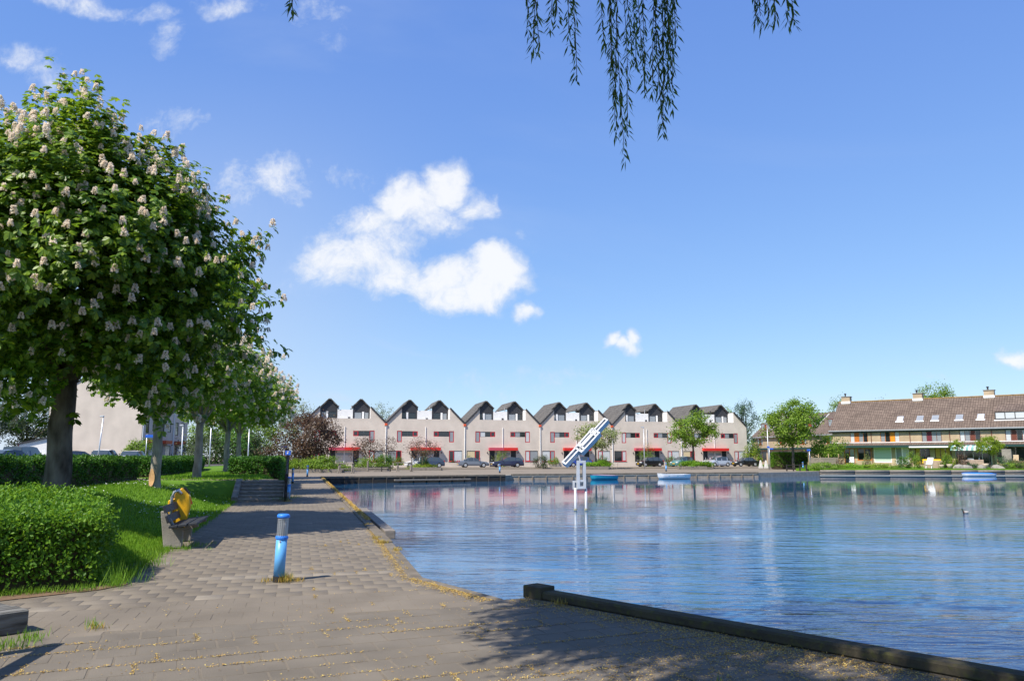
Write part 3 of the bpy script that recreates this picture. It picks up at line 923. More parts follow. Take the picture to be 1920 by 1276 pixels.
    MB().box(g0 + .02, g1 - .02, -2.2, -2.0, 0, .62).build('garden_wall', M['plaster'], h)
    return h
for i in range(-1, 5):
    for mir in (False, True):
        gable_house(i, mir)

# ---- terrace of buff brick houses on the right bank
TA0, TA1 = Vector((47.3, 114.0)), Vector((66.0, 98.2))
tdir = (TA1 - TA0).normalized()
trz = math.atan2(tdir.y, tdir.x)
def along_px(px):
    k = (px - 960) / FPX * math.cos(PITCH)              # x / y of the bearing
    return (k * TA0.y - TA0.x) / (tdir.x - k * tdir.y)
TZ = .55
EAVE, RIDGE, TD = 5.05, 9.15, 4.9
bounds = [along_px(p) for p in (1563, 1636, 1709, 1784, 1863, 1950)]
panels = [M['orange_wood'], mat('orange_panel', (.75, .27, .02), .5), M['maroon'], M['brown_wood'], M['brown_wood']]
frames = [M['orange_wood'], M['orange_wood'], M['brown_wood'], M['brown_wood'], M['brown_wood']]
RIGHT_HINT = ['left end, with orange-brown garden doors', 'with a white-framed garage-like window and one orange panel', 'with yellow blinds and a white awning box',
              'under the striped awning', 'at the right edge, with a wide roof dormer']
for i in range(5):
    x0, x1 = bounds[i], bounds[i + 1]
    w = x1 - x0
    P = TA0 + tdir * x0
    h = empty('terraced_house', (P.x, P.y, TZ), trz, 'buff brick house on the right bank, %s' % RIGHT_HINT[i], 'house', 'buff brick terrace on the right bank')
    fw_ = (.30 * w, .80 * w) if i % 2 == 0 else (.24 * w, .74 * w)
    if i == 0: fw_ = (.46 * w, .96 * w - .25)
    fz = (3.05, 4.60)
    gnd = {0: [(.28 * w, .56 * w, .02, 2.25), (.62 * w, .98 * w, .5, 2.25)], 1: [(.02 * w + .1, .50 * w, .25, 2.35), (.60 * w, .94 * w, .02, 2.35)],
           2: [(.10 * w, .48 * w, .02, 2.25), (.60 * w, .98 * w, .7, 2.25)], 3: [(.1 * w, .95 * w, .02, 2.3)], 4: [(.08 * w, .9 * w, .3, 2.3)]}[i]
    k = MB()
    wall_grid(k, 0, w, -.6, EAVE, [(fw_[0], fw_[1], *fz)] + gnd, 0, .15)
    if i == 0:
        k.add([(0, 0, -.6), (0, 2 * TD, -.6), (0, 2 * TD, EAVE), (0, TD, RIDGE), (0, 0, EAVE)], [(0, 1, 2, 3, 4)])
    k.build('wall', M['brick_buff'], h)
    cw = fw_[1] - fw_[0]
    cuts = (fw_[0] + cw * .25, fw_[0] + cw * .5, fw_[0] + cw * .75)
    pidx = [1, 2, 1, 2, 1][i]
    pn = [hr.choice([M['glass_grey'], M['glass_pale'], M['glass_dark']]) for _ in range(4)]
    pn[pidx] = panels[i]
    window(h, fw_[0], fw_[1], *fz, .03, frames[i], pn, .07, cuts)
    for j, g in enumerate(gnd):
        if i == 0: window(h, *g, .04, M['orange_wood'], [M['glass_dark'], M['glass_grey'] if j == 0 else M['glass_dark']], .12, ((g[0] + g[1]) / 2,), name='garden_door' if j == 0 else 'window')
        elif i == 1: window(h, *g, .04, M['white'], [mat('pale_green_blind', (.50, .60, .52), .4)] if j == 0 else [M['glass_grey'], M['glass_pale']], .10, () if j == 0 else ((g[0] + g[1]) / 2,))
        elif i == 2: window(h, *g, .04, M['brown_wood'], [mat('yellow_blind', (.55, .36, .07), .6), M['glass_dark'], M['glass_dark']] if j == 0 else [MATS['yellow_blind']] * 3, .08, (g[0] + (g[1] - g[0]) * .35, g[0] + (g[1] - g[0]) * .68))
        else: window(h, *g, .04, M['brown_wood'] if i == 4 else M['zinc'], M['glass_dark'], .06, tuple(g[0] + (g[1] - g[0]) * t for t in (.25, .5, .75)))
    # lean-to roof with white flashing and dark green fascia
    k = MB(); k.add([(0, 0, 3.0), (w, 0, 3.0), (w, -1.15, 2.62), (0, -1.15, 2.62), (0, 0, 2.9), (w, 0, 2.9), (w, -1.15, 2.52), (0, -1.15, 2.52)],
                    [(0, 1, 2, 3), (7, 6, 5, 4), (3, 2, 6, 7), (0, 3, 7, 4), (1, 5, 6, 2)])
    lt = k.build('lean_to_roof', M['roof_brown'], h)
    MB().box(0, w, -.05, .0 - .003, 2.98, 3.08).build('flashing', M['white'], lt)
    MB().box(0, w, -1.19, -1.155, 2.30, 2.60).build('fascia', M['green_dark'], lt)
    # main roof
    k = MB(); e0 = -.35 if i == 0 else 0
    k.add([(e0, -.45, EAVE - .30), (w, -.45, EAVE - .30), (w, TD, RIDGE), (e0, TD, RIDGE), (e0, 2 * TD + .4, EAVE - .3), (w, 2 * TD + .4, EAVE - .3),
           (e0, -.45, EAVE - .45), (w, -.45, EAVE - .45), (w, TD, RIDGE - .17), (e0, TD, RIDGE - .17)],
          [(0, 1, 2, 3), (3, 2, 5, 4), (6, 9, 8, 7), (0, 6, 7, 1), (0, 3, 9, 6)])
    roof = k.build('roof', M['roof_brown'], h)
    k = MB(); k.tube([(e0, TD, RIDGE + .02), (w, TD, RIDGE + .02)], .11, 6); k.build('ridge_tiles', mat('mossy_ridge', (.26, .17, .07), .9, .3, 3), roof)
    MB().box(e0, w, -.55, -.455, EAVE - .42, EAVE - .26).build('gutter', M['zinc'], roof)
    MB().box(e0, w, -.30, -.02, EAVE - .62, EAVE - .46).build('fascia', M['green_dark'], roof)
    k = MB(); k.tube([(w, -.06, .0), (w, -.06, EAVE - .4)], .045, 8); k.build('downpipe', M['brown_wood'], h)
    sl = (RIDGE - EAVE + .30) / (TD + .45)
    def on_roof(y): return EAVE - .30 + (y + .45) * sl
    spots = {0: [], 1: [.72], 2: [.23, .62], 3: [.22, .74], 4: []}[i]
    for s in spots:
        yy = 1.35
        for dz_, nm, m_, hx, hy in ((.10, 'skylight', M['zinc'], .42, .55),):
            c = Vector((s * w, yy, on_roof(yy) + .03)); ey = Vector((0, 1, sl)).normalized()
            k = MB(); k.obox(c, (hx, 0, 0), ey * hy, Vector((0, -sl, 1)).normalized() * .07); s_ = k.build(nm, m_, roof)
            k = MB(); k.obox(c + Vector((0, -sl, 1)).normalized() * .072, (hx - .07, 0, 0), ey * (hy - .08), Vector((0, -sl, 1)).normalized() * .006)
            k.build('pane', hr.choice([M['glass_dark'], M['glass_pale'], M['glass_grey']]), s_)
            k = MB(); k.obox(c - ey * .68 + Vector((0, 0, .04)), (hx + .12, 0, 0), ey * .12, Vector((0, -sl, 1)).normalized() * .02); k.build('apron', M['white'], s_)
    if i in (0, 2, 4):
        cxx = {0: .15, 2: .06, 4: -.12}[i] * w
        k = MB(); k.box(cxx - .6, cxx + .6, TD - .45, TD + .45, RIDGE - .5, RIDGE + .75); ch = k.build('chimney', M['brick_buff'], roof)
        MB().box(cxx - .68, cxx + .68, TD - .53, TD + .53, RIDGE + .755, RIDGE + .85).build('cap', M['concrete'], ch)
        MB().box(cxx - .66, cxx + .66, TD - .51, TD + .51, RIDGE - .25, RIDGE + .10).build('flashing', M['white'], ch)
        k = MB(); k.lathe([(.11, .85), (.11, 1.2), (.17, 1.22), (.17, 1.32)], 8, (cxx - .15, TD, RIDGE)); k.build('chimney_pot', M['slate'], ch)
    if i == 4:
        k = MB(); ya, yb = .75, 2.6
        k.add([(.35 * 1, ya, on_roof(ya)), (w, ya, on_roof(ya)), (w, ya, on_roof(ya) + 1.15), (.35, ya, on_roof(ya) + 1.15), (.35, 3.4, on_roof(3.4)), (w, 3.4, on_roof(3.4))],
              [(0, 1, 2, 3), (3, 2, 5, 4), (0, 3, 4)])
        dm = k.build('dormer', M['roof_brown'], roof)
        window(roof, .45, w - .1, on_roof(ya) + .12, on_roof(ya) + 1.05, ya - .06, M['slate'], [M['glass_pale']] * 4, .08, tuple(.45 + (w - .55) * t for t in (.25, .5, .75)), name='dormer_window')
        MB().box(.3, w, ya - .12, ya - .07, on_roof(ya) - .08, on_roof(ya) + .06).build('apron', M['white'], roof)

# awnings
def awning(i, s0, s1, mode):
    x0, x1 = bounds[i], bounds[i + 1]; w = x1 - x0; P = TA0 + tdir * x0
    if mode == 'box':
        a = empty('awning', (P.x, P.y, TZ), trz, 'long white rolled-up awning box above the yellow blinds', 'awning')
        k = MB(); k.tube([(s0 * w, -1.3, 2.32), (s1 * w, -1.3, 2.32)], .11, 8); k.build('roller', M['white'], a)
        for s in (s0, s1): MB().box(s * w - .03, s * w + .03, -1.3, -1.16, 2.25, 2.45).build('bracket', M['zinc'], a)
    else:
        a = empty('awning', (P.x, P.y, TZ), trz, 'open awning with pale green and white stripes', 'awning')
        n = 16
        for j in range(n):
            xa, xb = (s0 + (s1 - s0) * j / n) * w, (s0 + (s1 - s0) * (j + 1) / n) * w
            k = MB(); k.add([(xa, -1.2, 2.52), (xb, -1.2, 2.52), (xb, -2.3, 2.15), (xa, -2.3, 2.15), (xa, -2.3, 1.85), (xb, -2.3, 1.85)], [(0, 1, 2, 3), (3, 2, 5, 4)])
            k.build('stripe', M['white'] if j % 2 else mat('pale_green_cloth', (.22, .42, .40), .8), a, fix=False)
        for s in (s0, s1):
            k = MB(); k.bar((s * w, -.1, 2.0), (s * w, -2.28, 2.1), .04); k.build('arm', M['zinc'], a)
awning(2, .02, .99, 'box')
awning(3, .08, 1.05, 'stripe')

# ---- second terrace behind, facing left, with green cheeked dormers
SB0, SB1 = Vector((47.6, 156.0)), Vector((54.6, 129.5))
sdir = (SB1 - SB0).normalized(); srz = math.atan2(sdir.y, sdir.x)
SL = (SB1 - SB0).length
BH = ['farthest left, behind the yellow-green bush', 'second from the left, behind the lamp post', 'behind the round green maple', 'nearest, with the chimney over the small garden tree']
for i in range(4):
    w = SL / 4; P = SB0 + sdir * (w * i)
    h = empty('terraced_house', (P.x, P.y, .40), srz, 'house in the back terrace, green dormer, %s' % BH[i], 'house', 'back terrace with green dormers')
    k = MB(); wall_grid(k, 0, w, -.3, 5.2, [(.25 * w, .55 * w, 3.3, 4.7), (.3 * w, .7 * w, .2, 2.2)], 0, .15)
    if i == 3: k.add([(w, 0, -.3), (w, 9.4, -.3), (w, 9.4, 5.2), (w, 4.7, 9.0), (w, 0, 5.2)], [(0, 1, 2, 3, 4)])
    k.build('wall', M['brick_buff'], h)
    window(h, .25 * w, .55 * w, 3.3, 4.7, .03, M['orange_wood'], [M['glass_pale'], mat('rust_panel', (.30, .05, .03), .5), M['glass_grey']], .09, (.35 * w, .45 * w))
    window(h, .3 * w, .7 * w, .2, 2.2, .03, M['brown_wood'], M['glass_dark'], .09, (.5 * w,))
    k = MB(); k.add([(0, -.4, 4.9), (w, -.4, 4.9), (w, 4.7, 9.05), (0, 4.7, 9.05), (0, 9.8, 4.9), (w, 9.8, 4.9), (0, -.4, 4.75), (w, -.4, 4.75)], [(0, 1, 2, 3), (3, 2, 5, 4), (0, 6, 7, 1)])
    roof = k.build('roof', M['roof_brown'], h)
    MB().box(0, w, -.5, -.405, 4.78, 4.95).build('gutter', M['zinc'], roof)
    MB().box(0, w, -.42, -.1, 2.5, 2.8).build('canopy', M['green_dark'], h)
    k = MB(); d0, d1 = .2 * w, .7 * w
    zf = lambda y: 4.9 + (y + .4) * (9.05 - 4.9) / 5.1
    k.add([(d0, 1.3, zf(1.3)), (d1, 1.3, zf(1.3)), (d1, 1.3, zf(1.3) + 1.3), (d0, 1.3, zf(1.3) + 1.3), (d0, 4.2, zf(4.2)), (d1, 4.2, zf(4.2))], [(3, 2, 5, 4)])
    dr = k.build('dormer_roof', M['roof_brown'], roof, fix=False)
    for x in (d0, d1):
        k = MB(); k.add([(x, 1.3, zf(1.3)), (x, 1.3, zf(1.3) + 1.3), (x, 4.2, zf(4.2))], [(0, 1, 2)])
        k.build('dormer_cheek', M['green_dark'], roof, fix=False)
    k = MB(); k.bar((d1 + .04, 1.2, zf(1.2)), (d1 + .04, 4.2, zf(4.2) + .05), .06, .22); k.build('cheek_flashing', M['white'], roof)
    window(roof, d0, d1, zf(1.3), zf(1.3) + 1.3, 1.28, M['brown_wood'], [M['glass_grey'], MATS['rust_panel'], M['glass_grey']], .1, (d0 + (d1 - d0) * .35, d0 + (d1 - d0) * .65), name='dormer_window')
    if i in (0, 3):
        cxx = .8 * w if i == 3 else .5 * w
        k = MB(); k.box(cxx - .6, cxx + .6, 4.2, 5.1, 8.6, 9.9); ch = k.build('chimney', M['brick_buff'], roof)
        MB().box(cxx - .7, cxx + .7, 4.1, 5.2, 9.905, 10.0).build('cap', M['concrete'], ch)
        k = MB(); k.lathe([(.1, 10.0), (.1, 10.4), (.15, 10.42)], 8, (cxx, 4.65, 0)); k.build('chimney_pot', M['slate'], ch)
        MB().box(cxx - .65, cxx + .65, 4.14, 5.16, 8.75, 9.12).build('flashing', M['white'], ch)

# ---- pale apartment row on the left, blank end wall towards us
GZ = .72
ap = empty('apartment_building', (-42.4, 90, GZ), R(96), 'long pale building with blank end wall behind the parked cars on the left', 'building')
# local x runs away from us along the shaded front, local y towards the left
AL, AD, AH = 17.0, 10.2, 7.4
k = MB()
k.quad((0, 0, -.4), (0, AD, -.4), (0, AD, AH), (0, 0, AH)); k.add([(0, 0, AH), (0, AD, AH), (0, AD / 2, AH + 3.4)], [(0, 1, 2)])
ah = []
for j in range(3):
    b_ = 1.2 + j * 5.4
    ah += [(b_, b_ + 1.1, 3.6, 5.3), (b_ + 2.2, b_ + 3.6, 3.9, 5.3), (b_, b_ + 1.0, .05, 2.3), (b_ + 1.8, b_ + 3.8, .6, 2.3)]
wall_grid(k, 0, AL, -.4, AH, ah, 0, .15)
k.quad((AL, 0, -.4), (AL, AD, -.4), (AL, AD, AH), (AL, 0, AH)); k.quad((0, AD, -.4), (AL, AD, -.4), (AL, AD, AH), (0, AD, AH))
k.build('wall', M['plaster'], ap)
for j, a in enumerate(ah):
    if j % 4 == 2: MB().box(a[0], a[1], .06, .11, a[2], a[3]).build('door', M['door_dark'], ap)
    else: window(ap, *a, .03, M['slate'], hr.choice(GLS), .08)
for j in range(3): MB().box(.9 + j * 5.4, 3.4 + j * 5.4, -.7, -.005, 2.45, 2.85).build('canopy', M['red_orange'], ap)
k = MB(); k.add([(-.15, -.2, AH), (AL, -.2, AH), (AL, AD / 2, AH + 3.55), (-.15, AD / 2, AH + 3.55), (AL, AD + .2, AH), (-.15, AD + .2, AH)], [(0, 1, 2, 3), (3, 2, 4, 5)])
k.build('roof', M['roof_grey'], ap, fix=False)
for x in (.1, 5.6, 11): 
    k = MB(); k.tube([(x, -.08, 0), (x, -.08, AH)], .06, 8); k.build('downpipe', M['white'], ap)
# white shed and picket fence at far left
sp = yp(62, 835, 82); sp.z = GZ
sh = empty('shed', sp, R(8), 'small white shed with sloping grey roof left of the big trunk', 'shed')
k = MB(); k.prism_y([(-1.4, 0), (1.9, 0), (1.9, 2.9), (-1.4, 2.15)], 0, 3.2); k.build('wall', M['plaster_white'], sh)
k = MB(); k.prism_y([(-1.6, 2.12), (2.05, 2.95), (2.05, 3.08), (-1.6, 2.26)], -.2, 3.4); k.build('roof', M['slate'], sh)
MB().box(-1.42, -1.36, -.04, -.005, .0, 2.15).build('corner_trim', M['red'], sh)
fp = yp(0, 845, 79); 
fe = empty('fence', (fp.x - 3, 79, GZ), R(2), 'white board fence behind the cars at far left', 'fence')
for j in range(46):
    MB().box(j * .19, j * .19 + .165, -.015 + .02 * (j % 2), .015 + .02 * (j % 2), 0, 1.55 + .04 * ((j * 7) % 3)).build('board', M['white'], fe, fix=False)
MB().box(0, 8.8, .04, .10, .4, .5).build('rail', M['white'], fe); MB().box(0, 8.8, .04, .10, 1.1, 1.2).build('rail', M['white'], fe)
# ------------------------------------------------------------------ trees, hedges, shrubs, grass
def fib(n, r):
    i = np.arange(n) + .5
    z = 1 - 2 * i / n
    a = math.pi * (1 + 5 ** .5) * i + r.uniform(0, 6)
    s = np.sqrt(1 - z * z)
    d = np.stack([s * np.cos(a), s * np.sin(a), z], -1)
    return unit(d + r.normal(0, .06, d.shape))
def lump(d, r, k=7, amp=.12):
    """lumpy radius factor for directions d"""
    out = np.ones(len(d))
    for _ in range(k):
        c = unit(r.normal(size=3)); w = r.uniform(.3, .6)
        out += r.uniform(-.6, 1.0) * amp * np.exp(-((1 - d @ c) / (w * w)))
    return out
def palmate(P, D, U, size, r, n=5, droop=.35):
    """hand-shaped leaves: n leaflets fanned round D"""
    D = unit(D); S = unit(np.cross(D, U)); U2 = unit(np.cross(S, D))
    parts = []
    size = np.broadcast_to(np.asarray(size), (len(P),))
    for k in range(n):
        a = (k - (n - 1) / 2) * R(36) + r.normal(0, .10, len(P))
        ax = D * np.cos(a)[:, None] + S * np.sin(a)[:, None] - U2 * (droop + r.uniform(-.15, .25, len(P)))[:, None]
        l = size * (1 - .12 * abs(k - (n - 1) / 2))
        parts.append(leaves(P, ax, U2, l, l * .48, .62, .12))
    return join(parts)
def chestnut_crown(r, R0, zr_up, zr_dn, n_shoot, leaf, nodes, inner, taper=.25, lopsided=None, bough=0):
    """crown round the origin; returns leaf mesh arrays and shoot tips"""
    d = fib(n_shoot, r)
    keep = d[:, 2] > -.86
    d = d[keep]
    f = lump(d, r, 16, .17)
    if lopsided is not None: f = f * lopsided(d)
    if bough:                                   # separate boughs with valleys between them
        bd = fib(bough, r); bw = r.uniform(.75, 1.25, bough)
        g = np.exp(-(np.arccos(np.clip(d @ bd.T, -1, 1)) / (2.1 / math.sqrt(bough))) ** 2) * bw
        f = f * (.80 + .36 * g.max(1))
    zz = np.where(d[:, 2] > 0, zr_up, zr_dn)
    hr_ = R0 * (1 - taper * np.clip(d[:, 2], 0, 1) ** 1.5)
    tip = np.stack([d[:, 0] * hr_, d[:, 1] * hr_, d[:, 2] * zz], -1) * f[:, None]
    tip += r.normal(0, .10, tip.shape)
    tip *= (1 + np.where(r.uniform(size=len(d)) < .25, r.uniform(0, .16, len(d)), 0.0))[:, None]
    ax = unit(unit(tip) * .75 + np.array([0, 0, .55]) * (.5 + np.clip(d[:, 2:3], -.3, 1)) + r.normal(0, .18, tip.shape))
    Ls = r.uniform(.8, 1.45, len(tip))
    Ps, Ds, Us = [], [], []
    for k in range(nodes):
        t = k / (nodes - 1)
        p = tip - ax * (Ls * (1 - t))[:, None]
        p = p + r.normal(0, .035, p.shape)
        for q in range(2):
            a = r.uniform(0, 2 * math.pi, len(tip))
            e1 = unit(np.cross(ax, np.array([.2, .4, .9]))); e2 = np.cross(ax, e1)
            rad = e1 * np.cos(a)[:, None] + e2 * np.sin(a)[:, None]
            Ps.append(p + rad * .10); Ds.append(rad + ax * .25 + np.array([0, 0, -.10])); Us.append(ax * .6 + np.array([0, 0, .9]) + r.normal(0, .25, ax.shape))
    din = rand_dirs(inner, r)
    pin = np.stack([din[:, 0] * R0, din[:, 1] * R0, din[:, 2] * np.where(din[:, 2] > 0, zr_up, zr_dn)], -1) * (r.uniform(.25, 1, inner) ** .5 * .86)[:, None]
    Ps.append(pin); Ds.append(rand_dirs(inner, r) + np.array([0, 0, -.2])); Us.append(din * .5 + np.array([0, 0, 1.]) + r.normal(0, .3, din.shape))
    P, D, U = np.concatenate(Ps), np.concatenate(Ds), np.concatenate(Us)
    V, F = palmate(P, D, U, leaf * r.uniform(.75, 1.2, len(P)), r)
    return V, F, tip, ax
def blossom_mesh(seed, size=1.0):
    r = np.random.default_rng(seed)
    n = 105
    t = r.uniform(0, 1, n)
    a = r.uniform(0, 6.28, n)
    rad = .048 * (1 - t * .8) * r.uniform(.7, 1.15, n)
    P = np.stack([rad * np.cos(a), rad * np.sin(a), t * .16], -1) * size
    D = np.stack([np.cos(a), np.sin(a), r.uniform(-.2, .6, n)], -1) + r.normal(0, .3, (n, 3))
    return leaves(P, D, rand_dirs(n, r), .043 * size, .043 * size, .5, .2)
def limb_paths(r, base, h0, crown_c, crown_r, zr, n):
    """main limbs from the head of the trunk into the crown"""
    out = []
    for k in range(n):
        a = 2 * math.pi * (k + r.uniform(-.3, .3)) / n
        el = r.uniform(.15, 1.0)
        end = np.array([math.cos(a) * crown_r * .72 * math.cos(el), math.sin(a) * crown_r * .72 * math.cos(el), zr * .75 * math.sin(el)]) + crown_c
        st = base + np.array([0, 0, h0])
        mid = (st * .55 + end * .45) + np.array([0, 0, -.15]) + r.normal(0, .12, 3)
        out.append((st, mid, end))
    return out
def trunk_mesh(name, m, r, h0, r0, crown_c, crown_r, zr, n, flare=1.25, sub=2, lean=(0, 0), segs=9):
    k = MB()
    pts, rad = [], []
    for i in range(segs):
        t = i / (segs - 1)
        pts.append((lean[0] * t + r.normal(0, .012), lean[1] * t + r.normal(0, .012), -.3 + (h0 + .45) * t))
        rad.append(r0 * (1 + (flare - 1) * math.exp(-t * 7) - .18 * t) * (1 + r.normal(0, .025)))
    k.tube(pts, rad, 14)
    b = np.array([lean[0], lean[1], 0.0])
    for st, mid, end in limb_paths(r, b, h0, np.array(crown_c), crown_r, zr, n):
        k.tube([st, mid, end], [r0 * .50, r0 * .30, r0 * .07], 7)
        for q in range(sub):
            t = r.uniform(.35, .8)
            p = mid * (1 - t) + end * t
            e = p + unit(end - mid) * crown_r * .32 + r.normal(0, crown_r * .22, 3) + np.array([0, 0, .2])
            k.tube([p, (p + e) / 2 + r.normal(0, .06, 3), e], [r0 * .17, r0 * .10, r0 * .03], 5)
    # leader
    top = np.array(crown_c) + np.array([0, 0, zr * .7])
    k.tube([b + np.array([0, 0, h0]), (b + np.array([0, 0, h0]) + top) / 2 + r.normal(0, .1, 3), top], [r0 * .62, r0 * .34, r0 * .06], 8)
    return k.mesh(name, m, True)

# --- the big flowering chestnut
r1 = np.random.default_rng(11)
T1 = Vector((-9.75, 17.0, 0)); T1.z = lh(T1.x, T1.y)
C1 = (0.05, 0, 6.25 - T1.z)
t1 = empty('chestnut_tree', T1, 0, 'tall chestnut full of pinkish white blossom candles, nearest on the left', 'tree', 'flowering chestnuts along the lawn')
link('trunk', trunk_mesh('trunk', M['bark'], r1, 2.5, .275, C1, 3.1, 2.3, 6, sub=3, segs=14), t1)
def lop(d):
    f = 1 + .02 * np.clip(d[:, 0], 0, 1) + .12 * np.clip(-d[:, 0], 0, 1)
    for c, w, a in (((.22, -.3, .9), .16, .17), ((-.55, -.4, .75), .12, .08), ((.62, -.2, .62), .10, .06), ((.0, -.5, .8), .03, -.08), ((.45, -.3, .82), .03, -.12), ((-.3, -.35, .85), .03, -.12), ((.9, -.2, -.05), .10, .06), ((-.75, -.3, .6), .14, -.16)):
        f = f + a * np.exp(-(1 - d @ unit(np.array(c))) / w)
    return f
V, F, tips, axs = chestnut_crown(r1, 3.05, 2.5, 3.35, 1950, .165, 8, 5600, .22, lop, 40)
crown = link('crown', np_mesh('crown', V, F, M['chestnut']), t1, C1)
bm_ = [np_mesh('blossom', *blossom_mesh(s), M['blossom']) for s in (1, 2, 3)]
tocam = unit(np.array([[-T1.x, -T1.y, EYE - 6.25]]))[0]
sel = np.where(r1.uniform(size=len(tips)) < .60)[0]
sel = sel[np.argsort(-(unit(tips[sel]) @ tocam))]
front = sel[:296]
for i in front:
    s = r1.uniform(.65, 1.05)
    o_ = link('blossom', bm_[int(r1.integers(3))], t1, Vector(tips[i]) + Vector(C1) + Vector(axs[i]) * .03, (r1.normal(0, .2), r1.normal(0, .2), r1.uniform(0, 6)))
    o_.scale = (s, s, s)
def scatter(meshVF, P, S, r, tilt=.25):
    V0, F0 = meshVF
    n = len(P)
    a = r.uniform(0, 6.28, n)
    c, s = np.cos(a)[:, None], np.sin(a)[:, None]
    X = V0[None, :, 0] * c - V0[None, :, 1] * s; Y = V0[None, :, 0] * s + V0[None, :, 1] * c; Z = np.broadcast_to(V0[None, :, 2], X.shape)
    tx, ty = r.normal(0, tilt, (2, n, 1))
    V = np.stack([X + Z * tx, Y + Z * ty, Z], -1) * S[:, None, None] + P[:, None, :]
    F = (F0[None] + (np.arange(n) * len(V0))[:, None, None]).reshape(-1, F0.shape[1])
    return V.reshape(-1, 3), F
rest_b = sel[296:]
ob = link('blossoms', np_mesh('blossoms', *scatter(blossom_mesh(4), tips[rest_b], r1.uniform(.65, 1.1, len(rest_b)), r1), M['blossom']), t1, C1)
ob['kind'] = 'stuff'
# sprout of leaves on the trunk
rs = np.random.default_rng(3)
V, F = palmate(np.array([[.26, -.12, 1.95], [-.30, -.15, 2.0], [-.33, -.1, 1.85], [.30, -.1, 1.8], [-.28, -.2, 1.75]]), np.array([[.8, -.5, -.3], [-.8, -.5, .2], [-.9, -.3, -.3], [.9, -.3, -.5], [-.6, -.8, -.4]]), np.array([[0, -.3, 1]] * 5), .24, rs)
link('trunk_sprout', np_mesh('trunk_sprout', V, F, M['chestnut']), t1)

# --- the smaller chestnuts behind
r2 = np.random.default_rng(21)
V, F, tips2, ax2 = chestnut_crown(r2, 2.9, 2.3, 1.6, 560, .20, 6, 900, .3, None, 26)
me_c2 = np_mesh('crown', V, F, M['chestnut_light'])
s2 = r2.uniform(size=len(tips2)) < .75
me_b2 = np_mesh('blossoms', *scatter(blossom_mesh(5, 1.15), tips2[s2], r2.uniform(.9, 1.4, s2.sum()), r2), M['blossom'])
me_t2 = trunk_mesh('trunk', M['bark_grey'], r2, 2.1, .185, (0, 0, 3.6), 2.8, 2.2, 5, sub=2)
ROWT = [(-12.15, 27.0, .74, 0, 'second chestnut in the row, trunk with a bare bark wound', .98), (-13.6, 34.2, .90, 2.1, 'third chestnut in the row, beside the lawn path', 1.08),
        (-17.9, 49.5, .98, 4.0, 'fourth chestnut in the row, slim pale trunk on the grass bank', 1.15), (-20.3, 58.5, 1.05, 1.2, 'fifth chestnut in the row, left of the dark hedge end', 1.2),
        ]
for (x, y, s, a, lab, zs) in ROWT:
    t = empty('chestnut_tree', (x, y, lh(x, y) - .02), 0, lab, 'tree', 'flowering chestnuts along the lawn')
    o_ = link('trunk', me_t2, t, None, (0, 0, a)); o_.scale = (1.0, 1.0, zs)
    o_ = link('crown', me_c2, t, (0, 0, 4.25 * zs), (0, 0, a)); o_.scale = (s * 1.12, s * 1.12, s * 1.05)
    o_ = link('blossoms', me_b2, t, (0, 0, 4.25 * zs), (0, 0, a)); o_.scale = (s * 1.12, s * 1.12, s * 1.05); o_['kind'] = 'stuff'
    if y < 28:
        k = MB()
        q = [(-.05 + .10 * math.sin(i * 1.9), .19 + .30 * i / 5 * 1.0) for i in range(6)]
        n_ = 7
        vs = []
        for i in range(n_):
            z = .05 + .62 * i / (n_ - 1); w_ = .10 * math.sin(math.pi * (i + .6) / (n_ + .2)); rr = .222 - .02 * i / n_ + .012
            for sgn in (-1, 1):
                aa = -1.75 + sgn * w_ / .2
                vs.append((rr * math.cos(aa), rr * math.sin(aa), z))
        k.add(vs, [(2 * i, 2 * i + 1, 2 * i + 3, 2 * i + 2) for i in range(n_ - 1)])
        k.build('bark_wound', M['bare_wood'], t, fix=False)

# --- broad-leaved trees and shrubs further off
def foliage(r, n, rx, ry, rz, leaf, clumps=40, spread=.26, shell=.55, up=.5, cut=-1.0):
    """leaf clumps spread through an ellipsoid, uneven outline, gaps between"""
    c = rand_dirs(clumps, r) * (shell + (1 - shell) * r.uniform(0, 1, (clumps, 1)))
    c = c[c[:, 2] > cut]
    f = lump(unit(c), r, 8, .12)
    c = c * f[:, None]
    idx = r.integers(len(c), size=n)
    size = r.uniform(.6, 1.3, len(c))
    P = c[idx] + r.normal(0, 1, (n, 3)) * spread * size[idx][:, None] * .55
    P = P * np.array([rx, ry, rz])
    N = unit(unit(P) * .6 + np.array([0, 0, up]) + r.normal(0, .5, P.shape))
    D = unit(np.cross(N, rand_dirs(n, r)))
    return leaves(P, D, N, leaf * r.uniform(.7, 1.3, n), leaf * .62 * r.uniform(.8, 1.2, n), .5, .15)
